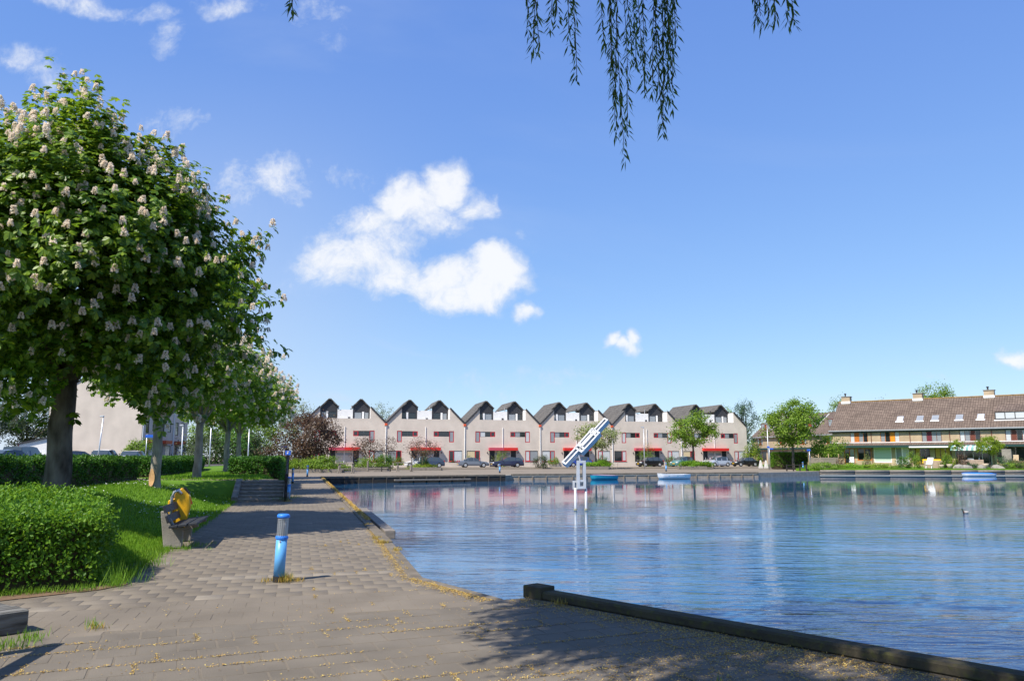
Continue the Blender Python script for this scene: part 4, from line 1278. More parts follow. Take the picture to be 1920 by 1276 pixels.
def far_tree(name, label, base, trunk_h, cr, cz, leafm, n, leaf, seed, group, clumps=60, spread=.26, barkm=None, tr=.14, shell=.5, offs=(0, 0), multi=1, up=.5):
    r = np.random.default_rng(seed)
    t = empty(name, base, 0, label, 'tree', group)
    if multi > 1:
        k = MB()
        for q in range(multi):
            a = 6.28 * q / multi
            e = np.array([math.cos(a) * cr * .6, math.sin(a) * cr * .6, trunk_h + cz * (.8 + .5 * r.uniform())])
            k.tube([(math.cos(a) * .12, math.sin(a) * .12, -.1), (math.cos(a) * cr * .2, math.sin(a) * cr * .2, trunk_h * .8), e], [tr, tr * .75, tr * .2], 6)
            for _ in range(4):
                s = r.uniform(.3, .9); p = np.array([math.cos(a) * cr * .2, math.sin(a) * cr * .2, trunk_h * .8]) * (1 - s) + e * s
                k.tube([p, p + r.normal(0, cr * .35, 3) + np.array([0, 0, .4])], [tr * .35, tr * .08], 5)
        k.build('trunk', barkm or M['bark'], t, True)
    else:
        link('trunk', trunk_mesh('trunk', barkm or M['bark'], r, trunk_h, tr, (offs[0], offs[1], trunk_h + cz * .9), cr * .95, cz * .9, 5, sub=2, segs=6), t)
    V, F = foliage(r, n, cr, cr, cz, leaf, clumps, spread, shell, up)
    link('crown', np_mesh('crown', V, F, leafm), t, (offs[0], offs[1], trunk_h + cz * .9))
    return t
def at_px(px, Y, z=0.0):
    q = yp(px, 855, Y)
    return Vector((q.x, Y, z))
g_bank = 'trees on the far bank'
far_tree('copper_leaved_tree', 'broad dark red-brown leaved tree at the left end of the gabled row', at_px(578, 86, .1), 1.4, 3.5, 2.45, M['copper'], 9000, .22, 31, g_bank, 110, .22, multi=5, tr=.13)
far_tree('copper_leaved_tree', 'small sparse purple-leaved tree before the second and third house', at_px(688, 97, .1), 1.1, 1.9, 1.6, M['copper'], 1500, .17, 32, g_bank, 50, .30, multi=4, tr=.06)
far_tree('copper_leaved_tree', 'thin sparse purple-leaved tree beside the second orange gutter head', at_px(727, 98, .1), 1.6, 1.3, 1.4, M['copper'], 650, .15, 36, g_bank, 40, .30, multi=3, tr=.05)
far_tree('copper_leaved_tree', 'small sparse purple-leaved tree over the white hatchback', at_px(792, 98, .1), 1.3, 2.3, 1.35, M['copper'], 1500, .16, 33, g_bank, 50, .32, multi=4, tr=.06)
far_tree('street_tree', 'pale blossoming tree standing behind the steel sculpture', at_px(1117, 106, .1), 2.4, 3.1, 2.0, M['pale'], 4200, .24, 34, g_bank, 60, .24, barkm=M['bark'], tr=.13)
far_tree('street_tree', 'round bright green tree in a timber planter before the last pair', at_px(1300, 107, .1), 2.8, 3.25, 2.45, M['maple'], 6500, .26, 35, g_bank, 75, .22, tr=.15)
far_tree('street_tree', 'large round green tree at the corner before the back terrace', at_px(1487, 101, .1), 3.0, 3.7, 2.95, M['maple'], 9000, .27, 37, g_bank, 95, .2, tr=.17)
far_tree('garden_tree', 'bushy light green tree at the left garden, beside the plank fence', at_px(1551, 101, .3), 1.0, 2.3, 1.5, M['maple'], 4500, .22, 38, 'small trees in the right gardens', 60, .24, multi=4, tr=.07)
far_tree('garden_tree', 'small lollipop tree with yellow-green head left of the striped awning', at_px(1797, 94, .3), 2.15, .85, .60, M['lime'], 1500, .12, 39, 'small trees in the right gardens', 40, .22, tr=.05)
far_tree('garden_tree', 'layered yellow-green tree before the striped awning', at_px(1855, 92.5, .3), 1.75, 1.65, 1.05, M['lime'], 3800, .15, 40, 'small trees in the right gardens', 60, .2, tr=.07)
g_back = 'trees showing behind the roofs'
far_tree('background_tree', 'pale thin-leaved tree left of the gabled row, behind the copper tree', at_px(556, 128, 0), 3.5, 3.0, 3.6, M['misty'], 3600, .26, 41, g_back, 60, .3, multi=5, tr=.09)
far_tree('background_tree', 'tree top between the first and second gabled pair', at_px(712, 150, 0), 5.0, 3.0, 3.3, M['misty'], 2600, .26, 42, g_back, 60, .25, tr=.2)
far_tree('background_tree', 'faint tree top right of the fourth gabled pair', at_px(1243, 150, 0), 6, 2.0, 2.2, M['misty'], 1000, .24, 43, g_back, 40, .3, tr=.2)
far_tree('background_tree', 'green tree top over the right end of the gabled row', at_px(1352, 152, 0), 5.5, 2.8, 3.0, M['maple'], 2400, .28, 44, g_back, 50, .25, tr=.2)
far_tree('background_tree', 'tall bluish conifer right of the gabled row', at_px(1400, 170, 0), 6.0, 2.9, 4.0, M['conifer'], 3600, .28, 45, g_back, 60, .25, tr=.2)
far_tree('background_tree', 'broad weeping crown above the right terrace ridge', at_px(1763, 165, 0), 8.5, 4.0, 4.4, M['maple'], 6000, .30, 46, g_back, 90, .2, tr=.3, up=-.2)
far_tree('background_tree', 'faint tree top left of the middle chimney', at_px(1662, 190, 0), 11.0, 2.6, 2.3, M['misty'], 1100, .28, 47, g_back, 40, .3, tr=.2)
far_tree('background_tree', 'dark tree top behind the leftmost chimney of the right terrace', at_px(1578, 150, 0), 8.0, 2.0, 2.6, M['maple'], 1500, .28, 48, g_back, 40, .3, tr=.2)
far_tree('background_tree', 'dark olive tree behind the white shed', at_px(48, 118, .5), 3, 6.0, 4.0, M['darktree'], 7000, .33, 49, g_back, 90, .2, tr=.3)
far_tree('background_tree', 'dark olive tree at the left edge behind the board fence', at_px(-60, 108, .5), 2.5, 6.5, 4.2, M['darktree'], 7000, .33, 50, g_back, 90, .2, tr=.3)
far_tree('background_tree', 'green tree beyond the pale building, behind the chestnut row', at_px(405, 125, .4), 2.2, 5.2, 3.6, M['maple'], 6000, .30, 51, g_back, 80, .22, tr=.25)
far_tree('background_tree', 'green tree behind the far end of the hedge', at_px(478, 115, .3), 1.8, 4.4, 3.4, M['maple'], 5500, .28, 52, g_back, 80, .22, tr=.2)
far_tree('background_tree', 'small leafy tree beside the blank end wall', at_px(262, 84, .7), .6, 1.5, 1.3, M['maple'], 1800, .2, 53, g_back, 40, .3, multi=3, tr=.06)
far_tree('background_tree', 'grey-green weeping bush at the right end of the gabled row', at_px(1407, 134, .2), 1.2, 1.6, 2.0, M['conifer'], 2600, .22, 54, g_back, 50, .25, tr=.1)

def bush(label, base, rx, rz, leafm, n, leaf, seed, group=None, ry=None, name='shrub', cut=-.35, spread=.3, cat='shrub'):
    r = np.random.default_rng(seed)
    b = empty(name, base, r.uniform(0, 1), label, cat, group)
    V, F = foliage(r, n, rx, ry or rx, rz, leaf, 46, spread, .6, .6, cut)
    V[:, 2] = np.maximum(V[:, 2], -rz * .32)
    link('foliage', np_mesh('foliage', V, F, leafm), b, (0, 0, rz * .32))
    k = MB()
    for q in range(5):
        a = 1.3 * q
        k.tube([(0.05 * math.cos(a), .05 * math.sin(a), -.05), (rx * .5 * math.cos(a), (ry or rx) * .5 * math.sin(a), rz * .9)], [.03, .008], 5)
    k.build('stem', M['bark'], b)
    return b
gs = 'shrubs in the beds before the gabled row'
bush('wide mound of green ground cover under the copper tree', at_px(600, 82.5, .12), 2.9, 1.05, M['maple'], 7000, .16, 61, gs, 1.7)
bush('green ground cover left of the copper tree trunk', at_px(556, 83, .12), 1.7, .8, M['maple'], 3500, .16, 62, gs, 1.4)
bush('ragged green shrub before the second house', at_px(700, 95, .12), 2.1, 1.15, M['maple'], 3600, .15, 63, gs, 1.2)
bush('rounded dark green shrub beside the ragged one', at_px(722, 96.5, .2), 1.0, 1.5, M['hedge_far'], 2000, .14, 64, gs)
bush('clipped green cushion shrub on the garden wall', at_px(742, 100, .5), 1.0, .85, M['maple'], 2000, .12, 65, gs)
bush('small cone shaped evergreen by the dark blue hatchback', at_px(795, 99, .1), .65, 1.6, M['hedge_far'], 1600, .12, 66, gs)
bush('low yellow-green planting in the timber bed before the dark blue hatchback', at_px(792, 97, .1), 1.7, .5, M['lime'], 2200, .13, 67, gs, 1.0)
bush('brownish olive shrub left of the sculpture beam', at_px(1014, 107, .1), .95, 1.35, M['darktree'], 2000, .13, 68, gs)
bush('small round green shrub right of the brownish one', at_px(1042, 118.5, .5), .6, .75, M['maple'], 1100, .11, 69, gs)
bush('tiny green shrub under the fifth gutter head', at_px(1030, 118.6, .5), .4, .6, M['maple'], 600, .11, 70, gs)
bush('dark round shrub behind the grass planter', at_px(1130, 119.5, .3), .95, 1.0, M['hedge_far'], 1600, .13, 71, gs)
bush('leafy shrub between the doors behind the black hatchback', at_px(1212, 123.6, .1), 1.2, 2.4, M['maple'], 2600, .14, 72, gs)
bush('clipped green block shrub left of the teal car', at_px(1258, 121, .1), .95, 1.2, M['hedge_far'], 1800, .13, 73, gs)
bush('two-tone garden shrub between the doors behind the navy estate', at_px(940, 118.6, .1), 1.3, 1.6, M['lime'], 1800, .13, 74, gs)
bush('small green shrub before the cream blind', at_px(879, 117, .3), .5, 1.1, M['hedge_far'], 800, .11, 75, gs)
bush('small grey-green plant before the red window', at_px(848, 116.5, .1), .6, .8, M['darktree'], 600, .12, 76, gs)
bush('yellow-green bush at the right end of the gabled row', at_px(1411, 124, .2), 1.4, 2.6, M['lime'], 3000, .18, 77, gs)
bush('dark green shrubbery behind the third chestnut', at_px(392, 96, .3), 4.2, 3.4, M['darktree'], 6000, .24, 88, gs)
bush('dark green shrubbery behind the fourth chestnut', at_px(440, 98, .2), 4.2, 3.6, M['hedge_far'], 6000, .24, 89, gs)
bush('dark green shrubbery right of the fifth chestnut', at_px(488, 100, .1), 3.4, 3.6, M['darktree'], 5000, .24, 90, gs)
bush('dark shrubbery left of the copper tree', at_px(520, 96, .1), 2.6, 2.3, M['copper'], 3600, .2, 78, gs)
for i, (px, py_, rx) in enumerate(((1120, 103.5, 2.1), (1302, 104.2, 2.3))):
    bush(['flat mound of grass in the timber planter behind the sculpture', 'flat mound of grass in the timber planter under the round tree'][i], at_px(px, py_, .22), rx, .62, M['grass'], 5000, .16, 80 + i, 'grass mounds in timber planters', 1.2, cut=-.1)
gg = 'garden plants on the right bank'
GP = [(1545, 92.5, 2.2, .75, 'maple', 3500, 'broad low green cover at the left end of the gardens'), (1600, 93.5, 2.0, .6, 'grass', 2500, 'low grassy planting before the orange-brown doors'),
      (1640, 93, 1.5, .6, 'lime', 1800, 'low yellow-green planting before the white-framed window'), (1690, 92.5, 1.0, 1.5, 'hedge_far', 1600, 'dark upright shrub beside the white door'),
      (1712, 92.0, 1.1, 1.8, 'maple', 2000, 'tall leafy shrub left of the white deck chair'), (1662, 92.2, 1.6, .5, 'maple', 1600, 'low green planting before the pale window'),
      (1775, 92.5, .9, 1.7, 'maple', 1700, 'green shrub right of the yellow parasol cover'), (1786, 92.0, .7, 1.2, 'lime', 900, 'small yellowish shrub beside the stone pot'),
      (1802, 92.2, .9, 1.8, 'copper', 1200, 'reddish twiggy shrub under the lollipop tree'), (1822, 91.0, .7, .8, 'conifer', 700, 'small blue-grey shrub over the blue boat'),
      (1877, 91.5, 1.1, 1.5, 'conifer', 1400, 'grey-green shrub under the layered tree'), (1893, 90.6, 1.5, .9, 'maple', 2000, 'bright green plants right of the blue boat'),
      (1912, 90.4, 1.5, 1.2, 'darktree', 1500, 'olive shrub at the right edge of the gardens'), (1577, 95.5, .7, 1.6, 'copper', 700, 'dark leafless looking shrub beside the plank fence'),
      (1624, 94.2, .6, 1.8, 'pale', 700, 'thin feathery plant before the garden window'), (1935, 91, 1.3, 1.6, 'maple', 1500, 'green shrub just beyond the right edge')]
for i, (px, Y, rx, rz, m_, n, lab) in enumerate(GP):
    bush(lab, at_px(px, Y, .26), rx, rz * .72, M[m_], n, .12, 100 + i, gg, rx * .8)

# --- hedges
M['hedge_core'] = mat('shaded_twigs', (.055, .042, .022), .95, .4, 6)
def hedge(label, poly, top, leafm, dens, leaf, seed, ground=None, core=True, group='clipped hedges', jitter=.05):
    """poly = footprint, top(x, y) gives the height of the clipped top"""
    r = np.random.default_rng(seed)
    cx_, cy_ = np.mean([p[0] for p in poly]), np.mean([p[1] for p in poly])
    h = empty('hedge', (cx_, cy_, 0), 0, label, 'hedge', group)
    ground = ground or lawn_h
    P, N = [], []
    n = len(poly)
    area = sum(poly[i][0] * poly[(i + 1) % n][1] - poly[(i + 1) % n][0] * poly[i][1] for i in range(n))
    sg = 1 if area > 0 else -1
    for i in range(n):
        a, b = np.array(poly[i]), np.array(poly[(i + 1) % n])
        L = np.linalg.norm(b - a); e = (b - a) / L
        m_ = int(L * .95 * dens)
        t = r.uniform(0, 1, m_); q = a + (b - a) * t[:, None]
        g = ground(q[:, 0], q[:, 1]); tp = top(q[:, 0], q[:, 1])
        z = g + (tp - g) * r.uniform(0.02, 1, m_) ** .62
        nn = np.array([e[1], -e[0], 0]) * sg
        bul = r.normal(0, jitter, m_) + .06 * np.sin(q[:, 0] * 5 + z * 7) * np.cos(q[:, 1] * 4) + .04 * np.sin(q[:, 0] * 13 + q[:, 1] * 9) * np.sin(z * 15) - .05
        P.append(np.stack([q[:, 0], q[:, 1], z], -1) + nn * bul[:, None]); N.append(np.broadcast_to(nn, (m_, 3)))
    bb = np.array(poly); lo, hi = bb.min(0), bb.max(0)
    m_ = int((hi - lo).prod() * dens * 1.1)
    q = r.uniform(lo, hi, (m_, 2)); q = q[inside(q, poly)]
    z = top(q[:, 0], q[:, 1]) + r.normal(0, jitter * .9, len(q)) + .05 * np.sin(q[:, 0] * 3.1) * np.cos(q[:, 1] * 2.7) + .03 * np.sin(q[:, 0] * 11) * np.sin(q[:, 1] * 9)
    P.append(np.stack([q[:, 0], q[:, 1], z], -1)); N.append(np.broadcast_to(np.array([0, 0, 1.]), (len(q), 3)))
    P, N = np.concatenate(P), np.concatenate(N)
    P = P - np.array([cx_, cy_, 0])
    nn = unit(N * .8 + r.normal(0, .55, P.shape) + np.array([0, 0, .35]))
    D = unit(np.cross(nn, rand_dirs(len(P), r)) + N * .25 + np.array([0, 0, .3]))
    V, F = leaves(P, D, nn, leaf * r.uniform(.7, 1.3, len(P)), leaf * .58, .5, .18)
    link('foliage', np_mesh('foliage', V, F, leafm), h)
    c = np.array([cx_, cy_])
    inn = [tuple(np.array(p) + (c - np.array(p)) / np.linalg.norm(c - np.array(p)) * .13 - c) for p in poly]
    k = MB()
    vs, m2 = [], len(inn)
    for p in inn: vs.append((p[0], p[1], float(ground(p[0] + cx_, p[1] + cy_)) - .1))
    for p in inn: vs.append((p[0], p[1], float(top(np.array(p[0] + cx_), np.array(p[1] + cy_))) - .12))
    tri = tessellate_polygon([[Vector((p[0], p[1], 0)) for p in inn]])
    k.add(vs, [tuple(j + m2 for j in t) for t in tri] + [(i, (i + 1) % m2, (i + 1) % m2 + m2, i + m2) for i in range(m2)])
    k.build('twigs', M['hedge_core'], h)  # solid dark core, added to block light behind the leaves
    return h
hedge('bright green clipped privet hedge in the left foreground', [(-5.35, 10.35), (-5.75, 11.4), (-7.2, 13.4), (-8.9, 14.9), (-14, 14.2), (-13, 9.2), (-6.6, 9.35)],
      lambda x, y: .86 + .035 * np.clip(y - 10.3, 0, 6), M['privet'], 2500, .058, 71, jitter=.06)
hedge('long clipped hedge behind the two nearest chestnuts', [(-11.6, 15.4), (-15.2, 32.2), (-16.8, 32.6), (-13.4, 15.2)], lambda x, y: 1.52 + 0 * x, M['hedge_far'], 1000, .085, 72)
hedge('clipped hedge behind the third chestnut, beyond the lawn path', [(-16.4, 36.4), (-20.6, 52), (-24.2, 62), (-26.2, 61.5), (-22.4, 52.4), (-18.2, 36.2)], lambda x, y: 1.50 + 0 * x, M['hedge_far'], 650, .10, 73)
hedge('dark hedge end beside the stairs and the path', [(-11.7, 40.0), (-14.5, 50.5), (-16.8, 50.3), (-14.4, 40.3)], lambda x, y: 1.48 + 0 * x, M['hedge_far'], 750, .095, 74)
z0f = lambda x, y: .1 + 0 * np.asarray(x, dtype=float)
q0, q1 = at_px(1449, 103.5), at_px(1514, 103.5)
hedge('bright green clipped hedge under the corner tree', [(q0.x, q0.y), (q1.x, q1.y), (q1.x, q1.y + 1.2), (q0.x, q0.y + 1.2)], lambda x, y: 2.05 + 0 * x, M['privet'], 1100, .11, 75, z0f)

# --- the willow overhead: trunk behind the camera, limbs reaching out over the quay
rw_ = np.random.default_rng(91)
wl0 = Vector((2.4, -3.2, 0))
wt_ = empty('willow_tree', wl0, 0, 'weeping willow whose leafy strands hang into the top of the view', 'tree')
k = MB()
k.tube([(0, 0, -.3), (-.1, .2, 1.6), (-.3, .6, 3.4), (-.5, 1.2, 5.2)], [.52, .42, .37, .30], 14)
ends = []
for i in range(9):
    a = R(20 + i * 40)
    e = np.array([-1.2 + 4.6 * math.cos(a), 5.0 + 4.4 * math.sin(a), 8.4 + rw_.uniform(-.4, .8)])
    m_ = np.array([-.5, 1.2, 5.2]) * .5 + e * .5 + np.array([0, 0, .8])
    k.tube([(-.5, 1.2, 5.1), m_, e], [.2, .12, .04], 7)
    ends += [m_, e, (m_ + e) / 2]
k.build('trunk', M['bark'], wt_, True)
def strand(P0, L, r, leaf=.085, gap=.028, thick=.22, bare=0.0, sway=.05, wr=.17):
    """one hanging twig with narrow leaves; returns leaf arrays and the twig path"""
    n = max(4, int(L / gap))
    t = np.linspace(0, 1, n)
    wx, wy = r.normal(0, sway, 2)
    ph = r.uniform(0, 6)
    x = P0[0] + wx * t * L + .03 * np.sin(t * 5 + ph); y = P0[1] + wy * t * L + .03 * np.cos(t * 4 + ph); z = P0[2] - t * L
    pts = np.stack([x, y, z], -1)
    keep = t >= bare
    P = np.repeat(pts[keep], 2, 0)
    a = r.uniform(0, 6.28, len(P))
    D = np.stack([np.cos(a) * thick * 2, np.sin(a) * thick * 2, -np.ones(len(P)) * r.uniform(.5, 1.2, len(P))], -1)
    U = np.stack([np.cos(a), np.sin(a), np.full(len(P), .3)], -1) + r.normal(0, .4, (len(P), 3))
    return leaves(P + r.normal(0, .008, P.shape), D, U, leaf * r.uniform(.65, 1.25, len(P)), leaf * wr, .45, .15), pts
parts, tw = [], MB()
HANG = [(985, 60, 6.9), (998, 104, 6.9), (1008, 92, 7.0), (1036, 60, 6.7), (1049, 45, 6.7), (1072, 92, 6.9), (1076, 150, 6.9), (1132, 92, 7.2), (1143, 130, 7.2), (1152, 182, 7.1), (1158, 255, 7.1), (1168, 302, 7.1), (1174, 250, 7.15),
        (1181, 118, 7.4), (1188, 125, 7.4), (1206, 176, 7.2), (1214, 150, 7.2), (1228, 180, 7.0), (1240, 235, 7.0), (1244, 252, 7.0), (1252, 190, 7.05), (1262, 205, 7.0), (1258, 120, 6.9), (1272, 85, 6.9), (1236, 90, 7.0), (1246, 130, 7.0),
        (1418, 35, 6.6), (1427, 48, 6.6), (1440, 40, 6.6), (1450, 38, 6.7), (1477, 45, 6.8), (1486, 42, 6.8), (541, 24, 6.4), (548, 22, 6.4)]
for (px, py_, Y) in HANG:
    tip = yp(px, py_, Y)
    top = 7.6 + rw_.uniform(-.3, .4)
    L = top - tip.z
    p0 = np.array([tip.x - wl0.x, Y - wl0.y, top])
    bare = rw_.choice([0, 0, .55, .7]) if L > 2.4 else 0
    lf, pts = strand(p0, L, rw_, .11, .034, rw_.uniform(.18, .42), 0.0 if L < 2.6 else max(0, 1 - rw_.uniform(.9, 1.5) / L) if rw_.uniform() < .55 else 0.0, .0)
    parts.append(lf)
    tw.tube(pts[::6], .0035, 4, cap=False)
low = lambda y: EYE + .70 * max(y, 0) + .25          # the crown stays above the view
CL = [(rw_.uniform(0, 6.28), 5.4 * math.sqrt(rw_.uniform(0, 1))) for _ in range(105)]
CL += [(math.atan2(y_ - 3.7, x_ - .65), math.hypot(x_ - .65, y_ - 3.7)) for x_, y_ in zip(rw_.uniform(-3.7, .6, 34), rw_.uniform(3.2, 5.7, 34))]  # extra clumps out of view, added to deepen the shadow by the parapet
for i in range(5400):
    a, rr = CL[i % 139]
    cxw, cyw = .65 + rr * math.cos(a) + rw_.normal(0, .34), 3.7 + rr * math.sin(a) * .98 + rw_.normal(0, .34)
    top = 9.0 - .09 * rr * rr * .8 + rw_.uniform(-.5, .5)
    lo_ = max(low(cyw), 4.6 - .1 * rr)
    L = min(rw_.uniform(1.0, 2.6), top - lo_)
    if L < .5: continue
    if cyw > 7.9: continue
    hm = top - L * .6
    if cxw + .514 * hm < -.35 + .26 * (9.1 - cyw - .551 * hm): continue  # crown shaped for its shadow: no strands that would shade the path further left
    lf, pts = strand(np.array([cxw - wl0.x, cyw - wl0.y, top]), L, rw_, .15, .06, .45, 0, .03, .26)
    parts.append(lf)
    tw.tube(pts[::8] if len(pts) > 9 else pts, .004, 3, cap=False)
V, F = join(parts)
link('foliage', np_mesh('foliage', V, F, M['willow']), wt_)
tw.build('twigs', M['bark'], wt_, fix=False)

# --- grass on the lawn, tufts along the edges
def blades(P, r, L, Wd, lean=.5):
    n = len(P)
    a = r.uniform(0, 6.28, n)
    D = np.stack([np.cos(a) * lean * r.uniform(.2, 1, n), np.sin(a) * lean * r.uniform(.2, 1, n), np.ones(n)], -1)
    U = np.stack([np.cos(a), np.sin(a), np.zeros(n)], -1)
    return leaves(P, D, U, L * r.uniform(.6, 1.3, n), Wd, .35, .1)
rgz = np.random.default_rng(55)
def lawn_pts(n, y0, y1, wmax, pw=1.0):
    y = y0 + (y1 - y0) * rgz.uniform(0, 1, n) ** pw
    x = path_edge(y) + .04 - wmax * rgz.uniform(0, 1, n)
    return np.stack([x, y, lawn_h(x, y)], -1)
parts = [blades(lawn_pts(26000, 10.3, 17, 2.6), rgz, .065, .010), blades(lawn_pts(26000, 17, 30, 5.5), rgz, .075, .018), blades(lawn_pts(9000, 31.5, 46, 6.0), rgz, .10, .03)]
edge = rgz.uniform(10.3, 29, 2600); ex = path_edge(edge) + rgz.normal(.05, .06, 2600)
parts.append(blades(np.stack([ex, edge, lawn_h(ex, edge)], -1), rgz, .10, .010, .8))
go = link('grass', np_mesh('grass', *join(parts), M['grass']))
tag(go, 'short green grass blades growing on the lawn', 'grass', kind='stuff')
dp = lawn_pts(900, 19, 30, 6.0)
dp = dp[(np.sin(dp[:, 0] * 1.3) + np.cos(dp[:, 1] * .9) + rgz.normal(0, .5, len(dp))) > .3]
V, F = leaves(np.repeat(dp + np.array([0, 0, .07]), 3, 0), rand_dirs(len(dp) * 3, rgz) * np.array([1, 1, .15]), np.array([[0, 0, 1.]]) + rgz.normal(0, .2, (len(dp) * 3, 3)), .035, .03, .5, 0)
tag(link('daisies', np_mesh('daisies', V, F, M['daisy'])), 'tiny white daisies scattered in the lawn', 'daisies', kind='stuff')
# ------------------------------------------------------------------ things on the quay
# --- bollard lamps
def make_bollard():
    b = empty('bollard_lamp', (0, 0, 0))
    k = MB(); k.lathe([(.076, -.05), (.076, .075)], 20); k.build('foot', M['black_rubber'], b, fix=True)
    k = MB(); k.lathe([(.072, .075), (.072, .555)], 20); post = k.build('post', M['blue_light'], b, True)
    k = MB(); k.lathe([(.012, 0), (.012, .006)], 8, (0, 0, 0), 'y'); k.build('lock', M['zinc'], post, loc=(.0, -.077, .53))
    k = MB(); k.lathe([(.075, .552), (.084, .562), (.084, .588), (.075, .598)], 20); k.build('collar', M['blue_ring'], b)
    k = MB(); k.lathe([(.042, .595), (.042, .83)], 14)
    lens = bpy.data.materials.get('lamp_lens')
    if not lens:
        lens = mat('lamp_lens', (.62, .62, .64), .25, spec=.5)
    k.build('lens', lens, b, True)
    for i in range(16):
        a = 6.283 * i / 16
        k = MB(); k.box(-.004, .004, -.004, .004, .596, .832); k.build('grille_bar', M['steel'], b, fix=False, loc=(.067 * math.cos(a), .067 * math.sin(a), 0), rot=(0, 0, a))
    for i in range(11):
        z = .612 + i * .0205
        k = MB(); k.lathe([(.063, z - .0028), (.069, z - .0028), (.069, z + .0028), (.063, z + .0028), (.063, z - .0028)], 20); k.build('grille_ring', M['steel'], b, fix=False)
    k = MB(); k.lathe([(.073, .832), (.084, .840), (.084, .868), (.068, .884), (.02, .888)], 20); k.build('cap', M['blue_ring'], b, True)
    return b
pb = make_bollard()
BOL = [((522, 1090), 0, 'nearest blue bollard lamp, with dry grass round its foot'), ((540, 938), 0, 'blue bollard lamp beside the stair railing'), ((548.5, 904.5), 0, 'blue bollard lamp beyond the stairs, third along the path'),
       ((576, 892.5), 0, 'blue bollard lamp at the far corner of the path'), ((937, 885.3), .02, 'tiny blue bollard lamp on the far bank before the navy estate'),
       ((1249, 882.5), .02, 'tiny blue bollard lamp on the far bank above the white rowing boat'), ((1506, 879.5), .1, 'tiny blue bollard lamp by the low rail under the corner tree')]
for i, ((px, py_), z, lab) in enumerate(BOL):
    p = gp(px, py_, z)
    b = pb if i == 0 else copy_tree(pb)
    b.location = p
    b.rotation_euler = (0, R(2.2) if i == 0 else R((-1, 1, .5)[i % 3]), i * 1.1)
    if i > 3: b.scale = (1.1, 1.1, 1.0)
    tag(b, lab, 'bollard', 'blue bollard lamps along the quay')

# --- bench: two concrete trestles, two back slats, three seat slats
def make_bench():
    b = empty('bench', (0, 0, 0))
    for y in (.22, 1.48):                                   # local y runs along the bench, +x is the side people face
        k = MB()
        k.prism_y([(.06, 0), (.36, 0), (.37, .10), (.38, .37), (.24, .37), (.07, .66), (-.025, .66), (.0, .45)], y - .045, y + .045)
        k.build('support', M['concrete'], b, bevel=.012)
        k = MB(); k.bar((.38, y, .33), (.62, y, .40), .07, .06); k.build('bracket', M['timber_grey'], b)
    back = [((.065, .78), (.01, .62)), ((.118, .60), (.062, .455))]
    for (p, q) in back:
        c = Vector(((p[0] + q[0]) / 2 + .035, .85, (p[1] + q[1]) / 2))
        e = Vector((p[0] - q[0], 0, p[1] - q[1])) / 2
        e = Vector((-.055, 0, .16)).normalized() * .068
        k = MB(); k.obox(c, e, (0, .90, 0), Vector((e.z, 0, -e.x)).normalized() * .021); k.build('back_slat', M['slat'], b, bevel=.005)
    for x, z in ((.23, .395), (.385, .415), (.56, .435)):
        k = MB(); k.obox((x, .85, z), (.072, 0, .008), (0, .90, 0), (-.002, 0, .022)); k.build('seat_slat', M['slat'], b, bevel=.006)
    return b
bb = make_bench()
bp = gp(306, 1030, 0)
bb.location = (bp.x - .05, bp.y - .1, .01)
bb.rotation_euler = (0, 0, R(15))
tag(bb, 'weathered dark slatted bench on concrete supports beside the yellow bin', 'bench')
hd = empty('shadow_hurdle', (-4.75, 6.5, 0), 0, 'unseen timber hurdle added beyond the lower left edge to cast the slanting shadow', 'hurdle')  # hurdle out of view, put in only for its shadow
k = MB(); k.bar((0, .05, 1.25), (.27, -1.7, 1.25), .10, .09); k.build('top_rail', M['timber_grey'], hd)
k = MB(); k.bar((0, 0, .75), (.27, -1.7, .80), .05, .10); k.build('lower_rail', M['timber_grey'], hd)
for x, y in ((.01, -.06), (.13, -.85), (.25, -1.6)):
    k = MB(); k.bar((x, y, -.2), (x, y, 1.2), .10, .10); k.build('post', M['timber_grey'], hd)
# heavy timber block at lower left
tp = gp(50, 1184, 0)
tb = empty('timber_block', (tp.x, tp.y, 0), R(52), 'heavy dark timber block lying at the lower left edge', 'block')
M['oak'] = mat('wet_dark_timber', (.075, .068, .058), .7, .4, 4, .6, 18, col2=(.16, .155, .14), stretch=(.6, 4, 4))
k = MB(); k.box(-1.6, 0, -.02, .30, 0.0, .21); k.build('beam', M['oak'], tb, bevel=.012)
k = MB(); k.box(-1.6, -.02, .31, .60, 0.0, .205); k.build('beam', M['oak'], tb, bevel=.012)
k = MB(); k.tube([(-.33 + .035 * math.cos(a), -.04, .035 + .035 * math.sin(a)) for a in np.linspace(-.4, 3.6, 9)], .008, 6); k.build('iron_ring', mat('rusty_iron', (.42, .17, .04), .8, .3, 20), tb)

# --- yellow litter bin on a bent steel post
yb = yp(333, 965, 15.75); zg = lh(yb.x, 15.75)
bn = empty('litter_bin', (yb.x, 15.75, zg - .02), R(20), 'yellow litter bin on a bent grey post behind the bench', 'litter bin')
k = MB()
prof = [(-.02, .10), (.10, .08), (.21, .64), (.19, .82), (.05, .97), (-.06, .86)]     # x,z of the side plate
k.prism_y(prof, -.17, .17); body = k.build('body', M['yellow'], bn, bevel=.02)
k = MB(); k.obox((.125, 0, .90), (.045, 0, -.055), (0, .115, 0), (.02, 0, .016)); k.build('opening', M['black_rubber'], body)
k = MB(); k.obox((.205, -.05, .73), (.018, 0, -.06), (0, .05, 0), (.012, 0, .004)); k.build('sticker', mat('orange_sticker', (.85, .16, .03), .5), body)
k = MB(); k.prism_y([(-.16, .20), (-.04, .18), (-.04, .78), (-.16, .74)], -.15, .15); k.build('back_tray', M['yellow'], bn, bevel=.01)
